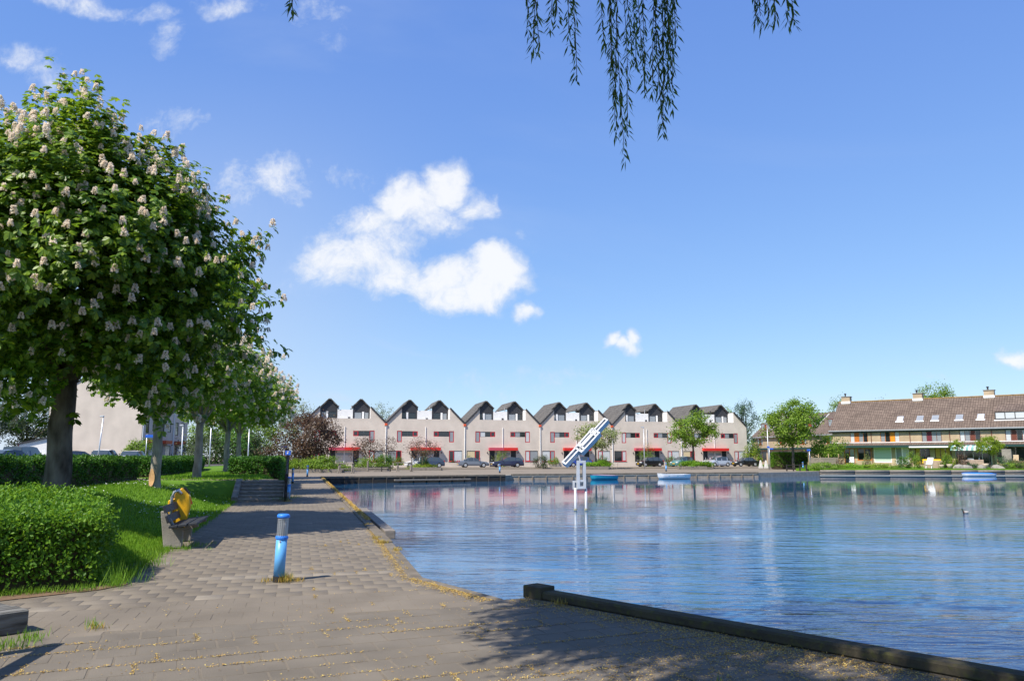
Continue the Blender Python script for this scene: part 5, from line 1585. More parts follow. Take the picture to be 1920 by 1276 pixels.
k = MB(); k.tube([(-.10, -.19, -.1), (-.10, -.19, .80), (-.07, -.19, .89), (0, -.19, .92), (.05, -.18, .86)], .026, 10); k.build('post', M['steel'], bn, True)
k = MB(); k.tube([(-.10, .19, -.1), (-.10, .19, .80), (-.07, .19, .89), (0, .19, .92), (.05, .18, .86)], .026, 10); k.build('post', M['steel'], bn, True)

bn.scale = (1.12, 1.0, 1.10)
# --- stairs up to the lawn path with railing
st = empty('stairs', (-9.25, 29.25, 0), R(15), 'short flight of worn grey steps climbing from the path to the lawn', 'stairs')
M['step'] = mat('worn_step_stone', (.24, .205, .17), .9, .35, 5, .7, 40)
for i in range(6):
    k = MB(); k.box(-.80, .80, i * .34, i * .34 + .42, -.1, .118 * (i + 1)); k.build('step', M['step'], st, bevel=.02)
    k = MB(); k.box(-.80, .80, i * .34 - .012, i * .34, .118 * i, .118 * (i + 1) - .045); k.build('riser', M['timber_grey'], st)
for sx in (-1, 1):
    k = MB()
    vs = [(0, -.15), (2.2, -.15), (2.2, .78), (1.9, .78), (0, .18)]
    n = len(vs)
    x0, x1 = (sx * .80, sx * 1.02)
    k.add([(x0, y, z) for y, z in vs] + [(x1, y, z) for y, z in vs], [tuple(range(n)), tuple(range(n, 2 * n))] + [(i, (i + 1) % n, (i + 1) % n + n, i + n) for i in range(n)])
    k.build('cheek_wall', M['step'], st, bevel=.02)
rl = empty('stair_railing', (-8.36, 29.35, 0), R(15), 'dark three-bar stair railing seen end on beside the steps', 'railing')
M['rail'] = mat('dark_rail_wood', (.035, .028, .024), .7, .4, 8, .5, 40)
for y, h, z in ((0, 1.02, 0), (2.0, 1.02, .68)):
    k = MB(); k.box(-.055, .055, y - .055, y + .055, z - .2, z + h); k.build('post', M['rail'], rl, bevel=.01)
for dz_ in (.35, .65, .95):
    k = MB(); k.tube([(.0, -.10, dz_ - .25), (0.0, -.12, dz_ - .06), (.0, .05, dz_), (0, 2.0, dz_ + .68), (0, 2.35, dz_ + .70), (0, 2.45, dz_ + .5)], .03, 8); k.build('rail', M['rail'], rl, True)

# --- steel sculpture standing in the water
sc = gp(1090, 957, WATER_Z); sz = WATER_Z
su = empty('sculpture', (sc.x, sc.y, sz), R(8), 'slanting welded steel sculpture of slotted frames standing in the water', 'sculpture')
M['sc_steel'] = mat('brushed_steel', (.52, .535, .56), .45, .10, 5, metal=.08)
for x in (-.24, .20):
    k = MB(); k.tube([(x, .0, -.9), (x, .0, .92)], .052, 12); k.build('leg', M['sc_steel'], su, True)
    k = MB(); k.lathe([(.075, .02), (.075, .09)], 12, (x, 0, 0)); k.build('collar', mat('stained_collar', (.35, .33, .22), .7), su)
def ring(parent, x0, x1, z0, z1, y0, y1, t, name):
    k = MB(); k.box(x0, x0 + t, y0, y1, z0, z1); k.box(x1 - t, x1, y0, y1, z0, z1); k.box(x0 + t, x1 - t, y0, y1, z1 - t, z1); k.box(x0 + t, x1 - t, y0, y1, z0, z0 + t)
    return k.build(name, M['sc_steel'], parent)
ring(su, -.17, .19, .88, 2.02, -.10, .10, .105, 'upright_frame')
k = MB(); k.box(-.065, .085, -.09, .09, 1.16, 1.24); k.build('cross_bar', M['sc_steel'], su)
ring(su, -.30, .02, .85, 1.20, .14, .24, .07, 'rear_frame')
k = MB(); k.tube([(-.02, 0, 2.0), (-.10, 0, 2.30)], .03, 8); k.build('strut', M['sc_steel'], su)
bm0 = Vector((-.55, 0, 1.72)); ex_ = Vector((.70, .10, .705)).normalized()
nrm_ = Vector((-.45, -.62, .52)); nrm_ = (nrm_ - ex_ * nrm_.dot(ex_)).normalized(); side = nrm_.cross(ex_)
def slot_frame(a0, a1, b0, name, wdt=.25, t=.06, dep=.24):
    """long frame with a slot: two bars and two end blocks, in the beam's own axes"""
    k = MB()
    def bx(aa, ab, ba, bb_, d0, d1):
        c = bm0 + ex_ * (aa + ab) / 2 + side * (ba + bb_) / 2 + nrm_ * (d0 + d1) / 2
        k.obox(c, ex_ * (ab - aa) / 2, side * (bb_ - ba) / 2, nrm_ * (d1 - d0) / 2)
    bx(a0, a1, b0, b0 + t, 0, dep); bx(a0, a1, b0 + wdt - t, b0 + wdt, 0, dep)
    bx(a0, a0 + t, b0 + t, b0 + wdt - t, 0, dep); bx(a1 - t, a1, b0 + t, b0 + wdt - t, 0, dep)
    return k.build(name, M['sc_steel'], su)
slot_frame(0, 1.06, 0, 'lower_frame'); slot_frame(.84, 1.95, -.19, 'middle_frame'); slot_frame(1.06, 1.98, .08, 'inner_frame', .20); slot_frame(1.72, 2.64, -.04, 'upper_frame', .22)
slot_frame(.80, 1.04, -.18, 'link_frame', .45, .07); slot_frame(1.72, 1.97, -.18, 'link_frame', .48, .07)

# --- boats
def boat(label, p, rz, L, Wd, H, hull_m, rim_m, in_m, cover=None):
    b = empty('rowing_boat', p, rz, label, 'boat', 'small boats moored on the far side')
    n = 12
    def sec(t):
        w = Wd / 2 * (math.sin(math.pi * min(1, .10 + t * .62)) ** .6) * (1 if t < .75 else 1 - .18 * (t - .75) / .25)
        if t < .02: w = .03
        return max(w, .03), H * (1.28 - .55 * t + .35 * t * t)
    k, r_ = MB(), MB()
    vs = []
    for i in range(n + 1):
        t = i / n; x = -L / 2 + L * t; w, h = sec(t)
        kx = x + .10 * (1 - t) * L * .5
        vs += [(x, -w, h), (x * .98, -w * .98, h * .35), (kx * .96, -w * .45, -.08), (kx * .96, w * .45, -.08), (x * .98, w * .98, h * .35), (x, w, h)]
    fs = [(i * 6 + j, i * 6 + j + 1, i * 6 + 6 + j + 1, i * 6 + 6 + j) for i in range(n) for j in range(5)]
    fs += [tuple(range(6)), tuple(range(n * 6, n * 6 + 6))]
    k.add(vs, fs); k.build('hull', hull_m, b, True)
    for s in (-1, 1):
        r_ = MB(); r_.tube([(-L / 2 + L * i / n, s * sec(i / n)[0], sec(i / n)[1]) for i in range(n + 1)], .022, 6); r_.build('gunwale', rim_m, b, True)
    if cover:
        k = MB(); vs = []
        for i in range(n + 1):
            t = i / n; w, h = sec(t); x = -L / 2 + L * t
            vs += [(x, -w, h + .01), (x, 0, h + .09 * math.sin(math.pi * t) ** .5 + .01), (x, w, h + .01)]
        k.add(vs, [(i * 3 + j, i * 3 + j + 1, i * 3 + 3 + j + 1, i * 3 + 3 + j) for i in range(n) for j in range(2)]); k.build('cover', cover, b, fix=False)
    else:
        for t in (.3, .55, .8):
            w, h = sec(t); k = MB(); k.box(-L / 2 + L * t - .1, -L / 2 + L * t + .1, -w, w, h * .62, h * .62 + .03); k.build('thwart', in_m, b)
    return b
teal = mat('teal_boat_paint', (.02, .30, .42), .4); navy = mat('navy_boat_rim', (.02, .04, .16), .4)
p = at_px(1131, 75.0, WATER_Z); boat('turquoise rowing boat under a grey cover, right of the sculpture', p, R(17), 2.7, 1.15, .36, teal, navy, M['timber_grey'], mat('mauve_tarpaulin', (.26, .21, .25), .7))
p = at_px(1261, 77.7, WATER_Z); boat('white rowing boat with turquoise inside moored below the cars', p, R(17), 3.4, 1.25, .42, M['white'], M['white'], teal)
p = at_px(1831, 87.2, WATER_Z); boat('flat white boat with bright blue top moored at the gardens', p, R(0), 3.6, 1.1, .30, M['white'], mat('bright_blue_boat_rim', (.03, .17, .70), .4), M['timber_grey'], mat('blue_tarpaulin', (.04, .25, .80), .6))

# --- duck on the water
dk = gp(1811, 962, WATER_Z)
du = empty('duck', dk, R(185), 'duck swimming alone on the open water at right', 'duck')
k = MB(); bo = []
for t, w, z0_, z1_ in ((-.19, .012, .09, .11), (-.15, .045, .04, .12), (-.06, .085, -.02, .13), (.05, .088, -.03, .135), (.13, .06, -.01, .14), (.155, .04, .06, .20), (.17, .032, .13, .25), (.195, .036, .19, .275), (.235, .026, .195, .255), (.26, .014, .205, .23), (.30, .016, .20, .216)):
    bo.append((t, w, z0_, z1_))
vs = []
for (x, w, a, c) in bo:
    for q in range(8):
        an = 6.283 * q / 8
        vs.append((x, w * math.cos(an), (a + c) / 2 + (c - a) / 2 * math.sin(an)))
fs = [(i * 8 + q, i * 8 + (q + 1) % 8, i * 8 + 8 + (q + 1) % 8, i * 8 + 8 + q) for i in range(len(bo) - 1) for q in range(8)] + [tuple(range(8)), tuple(range((len(bo) - 1) * 8, len(bo) * 8))]
k.add(vs, fs)
dm = bpy.data.materials.new('duck_plumage'); dm.use_nodes = True
tcn = dm.node_tree.nodes.new('ShaderNodeTexCoord'); sp_ = dm.node_tree.nodes.new('ShaderNodeSeparateXYZ'); cr = dm.node_tree.nodes.new('ShaderNodeValToRGB')
mr = dm.node_tree.nodes.new('ShaderNodeMapRange'); mr.inputs[1].default_value = -.2; mr.inputs[2].default_value = .3
dm.node_tree.links.new(tcn.outputs['Object'], sp_.inputs[0]); dm.node_tree.links.new(sp_.outputs[0], mr.inputs[0]); dm.node_tree.links.new(mr.outputs[0], cr.inputs[0])
cr.color_ramp.interpolation = 'CONSTANT'
cr.color_ramp.elements[0].color = (.02, .02, .02, 1); cr.color_ramp.elements[1].position = .08; cr.color_ramp.elements[1].color = (.42, .38, .34, 1)
for pos, c in ((.62, (.10, .045, .03, 1)), (.72, (.01, .03, .02, 1)), (.92, (.35, .25, .03, 1))):
    e = cr.color_ramp.elements.new(pos); e.color = c
dm.node_tree.links.new(cr.outputs[0], dm.node_tree.nodes['Principled BSDF'].inputs['Base Color'])
k.build('body', dm, du, True); du.scale = (.72, .72, .72)

# ------------------------------------------------------------------ far bank furniture
def signpost(label, p, h, signs, name='street_sign', post_m=None, r_=.035, rz=0.0):
    s = empty(name, p, rz, label, 'sign')
    k = MB(); k.tube([(0, 0, -.1), (0, 0, h)], r_, 8); k.build('post', post_m or M['steel'], s, True)
    for (x0, x1, z0_, z1_, m_) in signs:
        k = MB(); k.box(x0, x1, -.06, -.035, z0_, z1_); k.build('plate', m_, s)
    return s
q = at_px(273, 66, .72); signpost('blue street name sign on a pole before the blank end wall', q, 2.75, [(-.1, .65, 2.5, 2.72, M['blue_sign'])])
ps = signpost('square blue parking sign beside the copper tree', at_px(540, 84, .05), 2.2, [(-.28, .28, 1.75, 2.2, M['blue_sign'])])
k = MB(); k.box(-.10, -.04, -.068, -.062, 1.82, 2.14); k.box(-.04, .08, -.068, -.062, 2.08, 2.14); k.box(.04, .10, -.068, -.062, 1.98, 2.14); k.box(-.04, .06, -.068, -.062, 1.96, 2.02); k.build('letter', M['white'], ps)
signpost('dark blue sign plate on a thin pole left of the parking sign', at_px(532, 85, .05), 2.7, [(-.3, .3, 2.55, 2.72, mat('navy_sign', (.02, .04, .2), .4))])
signpost('blue street name sign on the pole under the lamp at the corner', at_px(1443, 99.2, .1), 2.9, [(-.30, .05, 2.62, 2.8, M['blue_sign']), (.0, .48, 2.40, 2.58, M['blue_sign'])])
signpost('blue name sign beside the plank fence', at_px(1518, 97, .1), 2.45, [(-.3, .12, 2.2, 2.42, M['blue_sign'])])
def lamp_post(label, p, h, lean=0.0, arm=.6):
    s = empty('lamp_post', p, 0, label, 'lamp post', 'grey lamp posts')
    k = MB(); k.tube([(0, 0, -.1), (lean * .3, 0, h * .3), (lean, 0, h)], [.075, .06, .045], 10); k.build('post', M['steel'], s, True)
    k = MB(); k.box(lean - arm, lean + .05, -.09, .09, h, h + .12); k.build('lamp_head', M['steel'], s, bevel=.02)
    return s
lamp_post('tall grey lamp post before the fifth gabled pair', at_px(1208, 104, .1), 5.3, 0, .35)
lamp_post('tall grey lamp post at the corner before the back terrace', at_px(1441, 100, .1), 5.6, 0, .3)
lamp_post('thin grey lamp post before the blank end wall', at_px(183, 70, .72), 4.4, .25, .3)
lamp_post('grey lamp post between the second and third chestnut', at_px(340, 72, .6), 3.8, 0, .3)
lamp_post('grey lamp post left of the fourth chestnut', at_px(393, 75, .6), 4.2, 0, .3)
lamp_post('grey lamp post right of the fifth chestnut', at_px(465, 80, .3), 4.2, 0, .3)
# timber planters
def planter(label, px0, px1, Y, h=.34, depth=2.4, m_=None):
    a, b = at_px(px0, Y, .0), at_px(px1, Y, .0)
    s = empty('timber_planter', a, row_rz * .6, label, 'planter', 'timber edged planters on the far bank')
    L = (b - a).length
    n = max(2, round(L / 2.0))
    for j in range(n):
        MB().box(j * L / n + .01, (j + 1) * L / n - .01, -.12, .12, -.1, h).build('edge_beam', m_ or M['timber_grey'], s, bevel=.02)
    for x in (0, L):
        MB().box(x - .1, x + .1, .13, depth, -.1, h - .02).build('side_beam', m_ or M['timber_grey'], s, bevel=.02)
    k = MB(); k.box(.1, L - .1, .13, depth, -.1, h - .08); k.build('soil', M['earth'], s)
    return s
planter('timber edged bed under the copper tree', 524, 640, 80.5)
planter('timber edged bed before the second house', 655, 726, 92)
planter('long timber edged bed before the white hatchback', 770, 828, 94.5)
planter('timber planter with grass behind the sculpture', 1092, 1142, 101.5, .36)
planter('timber planter with grass under the round tree', 1282, 1327, 102.5, .36)
def table_frame(label, px, Y, L=1.3):
    s = empty('timber_trestle', at_px(px, Y, 0), row_rz, label, 'trestle', 'rough timber seats on the far bank')
    for x in (0, L):
        for t in (-.12, .12):
            k = MB(); k.bar((x + t, -.2, 0), (x, 0, .92), .10, .10); k.build('leg', M['timber_grey'], s)
    k = MB(); k.box(-.25, L + .1, -.15, .15, .90, .99); k.build('top', M['timber_grey'], s, bevel=.01)
    k = MB(); k.box(0, L, -.1, .1, .38, .46); k.build('seat', M['timber_grey'], s, bevel=.01)
    return s
table_frame('rough timber seat at the right end of the copper tree bed', 637, 79)
table_frame('rough timber seat frame before the third house', 746, 87, 1.5)
def rail_fence(label, pxs, Y, h, z=0):
    a = at_px(pxs[0], Y, z); s = empty('low_rail', a, row_rz * .5, label, 'rail', 'low rails on the far bank')
    L = (at_px(pxs[-1], Y, z) - a).length
    for p in pxs:
        x = (at_px(p, Y, z) - a).length
        MB().box(x - .06, x + .06, -.06, .06, -.1, h + .06).build('post', M['timber_dark'], s)
    MB().box(0, L, -.04, .04, h - .06, h + .02).build('rail', M['timber_dark'], s)
    MB().box(0, L, -.04, .04, h * .45 - .04, h * .45 + .03).build('rail', M['timber_dark'], s)
rail_fence('low dark rail by the water under the corner tree', (1474, 1487, 1500, 1513), 91, .62, .05)
rail_fence('low timber rail with posts before the third house', (690, 716, 732), 88, .5)
MB().box(-.09, .09, -.09, .09, 0, 1.15).build('timber_post', M['timber_grey'], None, bevel=.02, loc=at_px(690, 86.5, 0))
tag(bpy.data.objects['timber_post'], 'lone square timber post before the second house', 'post')
tag(MB().box(-.09, .09, -.09, .09, 0, 1.15).build('timber_post', M['timber_grey'], None, bevel=.02, loc=at_px(772, 87.5, 0)), 'lone square timber post before the white hatchback', 'post')
# concrete cones beside the black saloon
for i, px in enumerate((1425.5, 1435.5)):
    k = MB(); k.lathe([(.34, 0), (.33, .12), (.12, 1.0), (.06, 1.04)], 4)
    tag(k.build('concrete_cone', mat('weathered_white', (.55, .54, .52), .8, .15, 4), None, loc=at_px(px, 104, .1), rot=(0, 0, R(45)), bevel=.02), ['white tapering marker block nearest the black saloon', 'white tapering marker block nearest the clipped hedge'][i], 'marker', 'white marker blocks')
# mortar stain: iron gully cover on the far quay
p = gp(716, 883, 0); k = MB(); k.box(-.9, .9, -.7, .7, -.02, -.008)
tag(k.build('gully_cover', mat('dark_iron', (.045, .04, .038), .7, .3, 5), None, loc=(p.x, p.y, -.004), rot=(0, 0, R(10))), 'flat dark iron cover in the far quay paving', 'cover')
# plank fence by the small garden tree
pf = empty('plank_fence', at_px(1516, 99, .2), R(-38), 'slanting brown plank fence at the left end of the gardens', 'fence')
for j in range(7): MB().box(0, 3.6, -.02 + .01 * (j % 2), .02 + .01 * (j % 2), .12 + j * .17, .12 + j * .17 + .15).build('plank', M['timber_grey'], pf)
for x in (0, 1.2, 2.4, 3.6): MB().box(x - .05, x + .05, .03, .12, -.2, 1.75).build('post', mat('new_wood', (.42, .30, .16), .8), pf)

# --- garden furniture on the right bank
def chair(label, p, rz, m_, recline=.35, s=1.0):
    c = empty('garden_chair', p, rz, label, 'chair', 'garden chairs on the right bank')
    for x in (-.25, .25):
        k = MB(); k.bar((x, -.3, 0), (x, .25, .75), .04); k.build('leg', m_, c)
        k = MB(); k.bar((x, .3, 0), (x, -.25, .45), .04); k.build('leg', m_, c)
    for j in range(4): MB().box(-.25, .25, -.28 + j * .14, -.17 + j * .14, .40, .43).build('seat_slat', m_, c)
    for j in range(6):
        k = MB(); y = .28 + recline * (j * .11); z = .50 + j * .105; k.obox((0, y, z), (.27, 0, 0), (0, .015, 0), (0, .01, .043)); k.build('back_slat', m_, c)
    c.scale = (s, s, s)
    return c
chair('white folding deck chair by the water', at_px(1741, 90.6, .28), R(-40), M['white'], .9, 1.15)
chair('white plastic chair before the orange-brown doors', at_px(1596, 101, .5), R(-30), M['white'], .2)
chair('pale wooden chair on the terrace near the right edge', at_px(1904, 93, .75), R(-40), mat('pale_wood', (.55, .43, .28), .7), .2)
lg = empty('garden_table', at_px(1748, 95.5, .55), trz, 'garden table under a bright yellow cloth', 'table')
k = MB(); k.box(-.95, .95, -.4, .4, .66, .74); k.build('top', M['timber_grey'], lg)
M['ycloth'] = mat('yellow_cloth', (.85, .50, .02), .8, .1, 5)
k = MB(); k.add([(-1.0, -.45, .76), (1.0, -.45, .76), (1.0, .45, .76), (-1.0, .45, .76), (-1.05, -.5, .25), (-.5, -.52, .36), (.1, -.5, .22), (.6, -.52, .38), (1.05, -.5, .25)], [(0, 1, 2, 3), (0, 4, 5), (0, 5, 6), (0, 6, 1), (6, 7, 1), (7, 8, 1)]); k.build('cloth', M['ycloth'], lg, fix=False)
for x in (-.85, .85):
    for y in (-.33, .33): MB().box(x - .03, x + .03, y - .03, y + .03, -.2, .66).build('leg', M['timber_grey'], lg)
def garden_wall(label, px, Y, L, h, m_, rz, z=.2):
    return tag(MB().box(-L / 2, L / 2, -.15, .15, -.2, h).build('garden_wall', m_, None, bevel=.03, loc=at_px(px, Y, z), rot=(0, 0, rz)), label, 'wall', 'low garden walls', 'thing')
M['pinkstone'] = mat('pinkish_garden_brick', (.42, .31, .24), .9, .2, 5, .5, 20)
garden_wall('low pinkish wall behind the white deck chair', 1757, 93.0, 3.0, .95, M['pinkstone'], R(-10))
garden_wall('low pinkish brick wall under the striped awning', 1822, 92.6, 2.4, 1.05, M['pinkstone'], R(-10))
garden_wall('low red brick wall at the right edge', 1918, 92.4, 2.4, .9, mat('red_garden_brick', (.28, .15, .10), .9, .2, 5), R(-10))
garden_wall('tall ivy grown grey garden wall left of the dark window', 1888, 95.2, 1.0, 2.0, M['concrete'], R(-40), .5)
def pot(label, px, Y, s=.35, z=.28):
    k = MB(); k.lathe([(s * .55, 0), (s * .8, s * .9), (s * .9, s * 1.4), (s * .75, s * 1.4)], 12)
    return tag(k.build('stone_pot', mat('pale_stone', (.45, .37, .28), .9, .2, 8), None, True, loc=at_px(px, Y, z)), label, 'pot', 'stone pots on the right bank')
pot('stone pot at the water beside the yellowish shrub', 1779, 90.7); pot('stone pot with red flowers over the blue boat', 1846, 90.7, .4); pot('stone pot close right of the white deck chair', 1764, 91.0, .3)
rk = np.random.default_rng(77)
for i, (px, lab) in enumerate(((1797, 'large grey boulder under the lollipop tree'), (1838, 'grey boulder left of the layered tree'), (1868, 'large grey boulder right of the blue boat'), (1808, 'grey boulder beside the boat bow'))):
    k = MB(); bmm = bmesh.new(); bmesh.ops.create_icosphere(bmm, subdivisions=2, radius=1)
    for v_ in bmm.verts: v_.co *= 1 + rk.normal(0, .10)
    k.add([tuple(v_.co * Vector((.75, .5, .42))) for v_ in bmm.verts], [tuple(x.index for x in f.verts) for f in bmm.faces]); bmm.free()
    tag(k.build('boulder', M['concrete'], None, loc=at_px(px, 90.6, .28), rot=(0, 0, i)), lab, 'boulder', 'boulders at the garden edge')
# motor scooter under the awning
ms = empty('motor_scooter', at_px(1828, 94.2, .55), trz + .2, 'grey motor scooter parked under the striped awning', 'scooter')
for x in (-.6, .6):
    k = MB(); k.lathe([(.14, -.05), (.26, -.06), (.29, 0), (.26, .06), (.14, .05)], 16, (x, 0, .29), 'y'); k.build('wheel', M['black_rubber'], ms)
k = MB(); k.prism_y([(-.85, .5), (-.2, .35), (.25, .35), (.5, .75), (.42, 1.0), (.28, .5), (-.05, .48), (-.15, .82), (-.8, .86)], -.15, .15); k.build('body', mat('silver_paint', (.5, .52, .55), .3, metal=.4), ms, bevel=.03)
k = MB(); k.box(-.75, -.1, -.13, .13, .86, .96); k.build('seat', M['black_rubber'], ms, bevel=.03)
k = MB(); k.tube([(.45, -.32, 1.08), (.42, 0, 1.05), (.45, .32, 1.08)], .02, 6); k.build('handlebar', M['steel'], ms)
# ------------------------------------------------------------------ cars
CARKIND = {
    # stations: x from the nose, height of the top line, mark of the panel to the next station ('' paint, 'w' windscreen, 'r' rear window)
    'hatch': (4.0, 1.70, .88, [(0, .52, ''), (.05, .68, ''), (.35, .78, ''), (1.05, .93, 'w'), (1.75, 1.40, ''), (2.4, 1.46, ''), (3.25, 1.40, 'r'), (3.80, 1.00, ''), (3.96, .88, ''), (4.0, .55, '')], (.78, 3.22)),
    'small': (3.7, 1.68, .90, [(0, .50, ''), (.05, .68, ''), (.28, .80, ''), (.80, .97, 'w'), (1.55, 1.46, ''), (2.2, 1.54, ''), (3.05, 1.46, 'r'), (3.52, 1.02, ''), (3.66, .85, ''), (3.7, .5, '')], (.68, 3.02)),
    'estate': (4.6, 1.78, .88, [(0, .50, ''), (.06, .66, ''), (.45, .80, ''), (1.30, .93, 'w'), (2.05, 1.37, ''), (2.8, 1.43, ''), (4.0, 1.36, 'r'), (4.42, .98, ''), (4.56, .85, ''), (4.6, .5, '')], (.88, 3.62)),
    'saloon': (4.4, 1.70, .86, [(0, .50, ''), (.05, .66, ''), (.4, .78, ''), (1.30, .90, 'w'), (1.95, 1.34, ''), (2.5, 1.39, ''), (3.05, 1.34, 'r'), (3.62, .96, ''), (4.30, .90, ''), (4.4, .55, '')], (.82, 3.42)),
    'van': (4.3, 1.78, .98, [(0, .55, ''), (.05, .75, ''), (.3, .92, ''), (.75, 1.08, 'w'), (1.45, 1.66, ''), (2.2, 1.74, ''), (4.05, 1.70, 'r'), (4.22, 1.0, ''), (4.28, .9, ''), (4.3, .5, '')], (.78, 3.45)),
}
M['carglass'] = glass('car_glass', (.045, .06, .07), .04, 1.0)
M['headlight'] = mat('headlight_glass', (.75, .76, .78), .15, spec=.8)
M['taillight'] = mat('taillight_plastic', (.45, .012, .012), .25)
M['plate'] = mat('yellow_number_plate', (.72, .45, .02), .5)
M['rim'] = mat('alloy_rim', (.50, .51, .53), .35, metal=.5)
def paint(name, c, metal=.2): return mat(name, c, .28, metal=metal, spec=.5, coat=.6)
def car(kind, label, paint_m, p, rz, name='parked_car', group=None):
    """nose at local +x"""
    L, Wd, belt, stn, ax_ = CARKIND[kind]
    c = empty(name, p, rz, label, 'car', group)
    body, side_l, side_r, front, rear = MB(), MB(), MB(), MB(), MB()
    secs = []
    for i, (x, zt, _) in enumerate(stn):
        t = x / L
        hw = Wd / 2 * (1 - .16 * max(0, 1 - t * 7) ** 2 - .10 * max(0, (t - .86) / .14) ** 2)
        glassy = zt > belt + .18
        zb = belt + .02 * t if glassy else min(zt - .03, belt)
        ht = hw * .80 if glassy else hw * .90
        X = L / 2 - x
        secs.append([(X, hw * .93, .22), (X, hw, .45), (X, hw * .985, zb), (X, ht, zt), (X, 0, zt + .025)])
    for i in range(len(stn) - 1):
        A, B = secs[i], secs[i + 1]
        for s in (1, -1):
            f = lambda q: (q[0], q[1] * s, q[2])
            for j in range(2): body.quad(f(A[j]), f(B[j]), f(B[j + 1]), f(A[j + 1]))
            gl = stn[i][1] > belt + .18 or stn[i + 1][1] > belt + .18
            (body if not gl else (side_l if s > 0 else side_r)).quad(f(A[2]), f(B[2]), f(B[3]), f(A[3]))
            mk = stn[i][2]
            (front if mk == 'w' else rear if mk == 'r' else body).quad(f(A[3]), f(B[3]), f(B[4]), f(A[4]))
    for S in (secs[0], secs[-1]):
        body.add([(q[0], q[1], q[2]) for q in S] + [(q[0], -q[1], q[2]) for q in reversed(S[:-1])], [tuple(range(9))])
    for S, T in ((secs[i], secs[i + 1]) for i in range(len(secs) - 1)):
        body.quad((S[0][0], S[0][1], .22), (T[0][0], T[0][1], .22), (T[0][0], -T[0][1], .22), (S[0][0], -S[0][1], .22))
    bo = body.build('body', paint_m, c)
    side_l.build('side_window', M['carglass'], c); side_r.build('side_window', M['carglass'], c)
    front.build('windscreen', M['carglass'], c); rear.build('rear_window', M['carglass'], c)
    xb = L / 2 - (ax_[0] + ax_[1]) / 2 - .10
    for x in (xb, xb - 1.0 if kind != 'saloon' else xb - .85, xb + .95):
        for s in (1, -1):
            k = MB(); k.bar((x, s * Wd / 2 * .99, belt), (x - .03, s * Wd / 2 * .815, belt + .48), .07, .03); k.build('pillar', paint_m, bo)
    for x in ax_:
        for s in (1, -1):
            X = L / 2 - x
            k = MB(); k.lathe([(.335, -.02), (.335, .02)], 18, (X, s * (Wd / 2 - .005), .33), 'y'); k.build('wheel_arch', M['black_rubber'], bo)
            k = MB(); k.lathe([(.17, -.09), (.29, -.10), (.31, 0), (.29, .10), (.17, .09)], 18, (X, s * (Wd / 2 - .07), .31), 'y'); w = k.build('wheel', M['black_rubber'], c)
            k = MB(); k.lathe([(.20, -.012), (.185, .012), (.05, .02)] if s > 0 else [(.05, -.02), (.185, -.012), (.20, .012)], 14, (X, s * (Wd / 2 + .033), .31), 'y'); k.build('rim', M['rim'], w)
    for s in (1, -1):
        k = MB(); k.obox((L / 2 - .10, s * Wd * .36, .66), (.09, -s * .03, 0), (0, .15, 0), (0, 0, .07)); k.build('headlight', M['headlight'], c, bevel=.01)
        k = MB(); k.obox((-L / 2 + .09, s * Wd * .41, .85), (.06, 0, 0), (0, .08, 0), (0, 0, .14)); k.build('taillight', M['taillight'], c, bevel=.01)
        k = MB(); k.obox((L / 2 - stn[3][0] - .15, s * (Wd / 2 + .09), belt + .06), (.06, 0, 0), (0, .09, 0), (0, 0, .06)); k.build('mirror', paint_m, c, bevel=.02)
    for X in (L / 2 + .012, -L / 2 - .012):
        MB().box(X - .01, X + .01, -.26, .26, .42, .53).build('number_plate', M['plate'], c)
    k = MB(); k.box(L / 2 - .05, L / 2 + .005, -.45, .45, .33, .41); k.build('grille', M['black_rubber'], c)
    return c
def street_px(px, back=-5.6):
    """spot on the parking strip in front of the gabled row"""
    kk_ = (px - 960) / FPX * math.cos(PITCH)
    P0, P1 = row_pt(0, back), row_pt(1, back)
    d = P1 - P0
    t = (kk_ * P0.y - P0.x) / (d.x - kk_ * d.y)
    q = P0 + d * t; q.z = .10
    return q
FL, FR = row_rz + math.pi, row_rz
gc = 'cars parked before the gabled row'
car('hatch', 'white hatchback half hidden behind the small evergreen', paint('white_car_paint', (.75, .75, .74), 0), street_px(784, -4.2), FL, group=gc)
car('hatch', 'dark blue hatchback behind the timber edged bed', paint('dark_blue_car_paint', (.03, .05, .10)), street_px(806, -6.8), FL, group=gc)
car('saloon', 'old grey saloon with its nose to the right', paint('blue_grey_car_paint', (.16, .18, .22)), street_px(887), FR, group=gc)
car('estate', 'navy estate car left of the sculpture', paint('navy_car_paint', (.022, .028, .075)), street_px(951), FL, group=gc)
car('small', 'bright blue small car behind the sculpture', paint('bright_blue_car_paint', (.015, .055, .42)), street_px(1086), FL, group=gc)
car('hatch', 'black hatchback behind the lamp post', paint('black_car_paint', (.012, .012, .014)), street_px(1218), FL + .12, group=gc)
car('small', 'teal green small car left of the round tree', paint('teal_car_paint', (.09, .25, .25)), street_px(1279), FL + .35, group=gc)
car('hatch', 'white hatchback hidden behind the pale blue one', paint('white_car_paint', (.75, .75, .74), 0), street_px(1336, -3.0), FL, group=gc)
car('small', 'pale silvery blue small car right of the round tree', paint('pale_blue_car_paint', (.48, .54, .66)), street_px(1346, -6.2), FL + .12, group=gc)
car('saloon', 'black saloon at the right end of the gabled row', paint('black_car_paint', (.012, .012, .014)), street_px(1397, -5.4), FL + .08, group=gc)
gl_ = 'cars parked behind the left hedges'
UP = R(97)
def lot(px, Y): return at_px(px, Y, GZ)
car('saloon', 'dark blue saloon at the left edge behind the hedge', paint('dark_blue_car_paint', (.03, .05, .10)), lot(20, 56), UP - .5, group=gl_)
car('van', 'silver van beside the white board fence', paint('silver_car_paint', (.45, .47, .50)), lot(44, 66), UP, group=gl_)
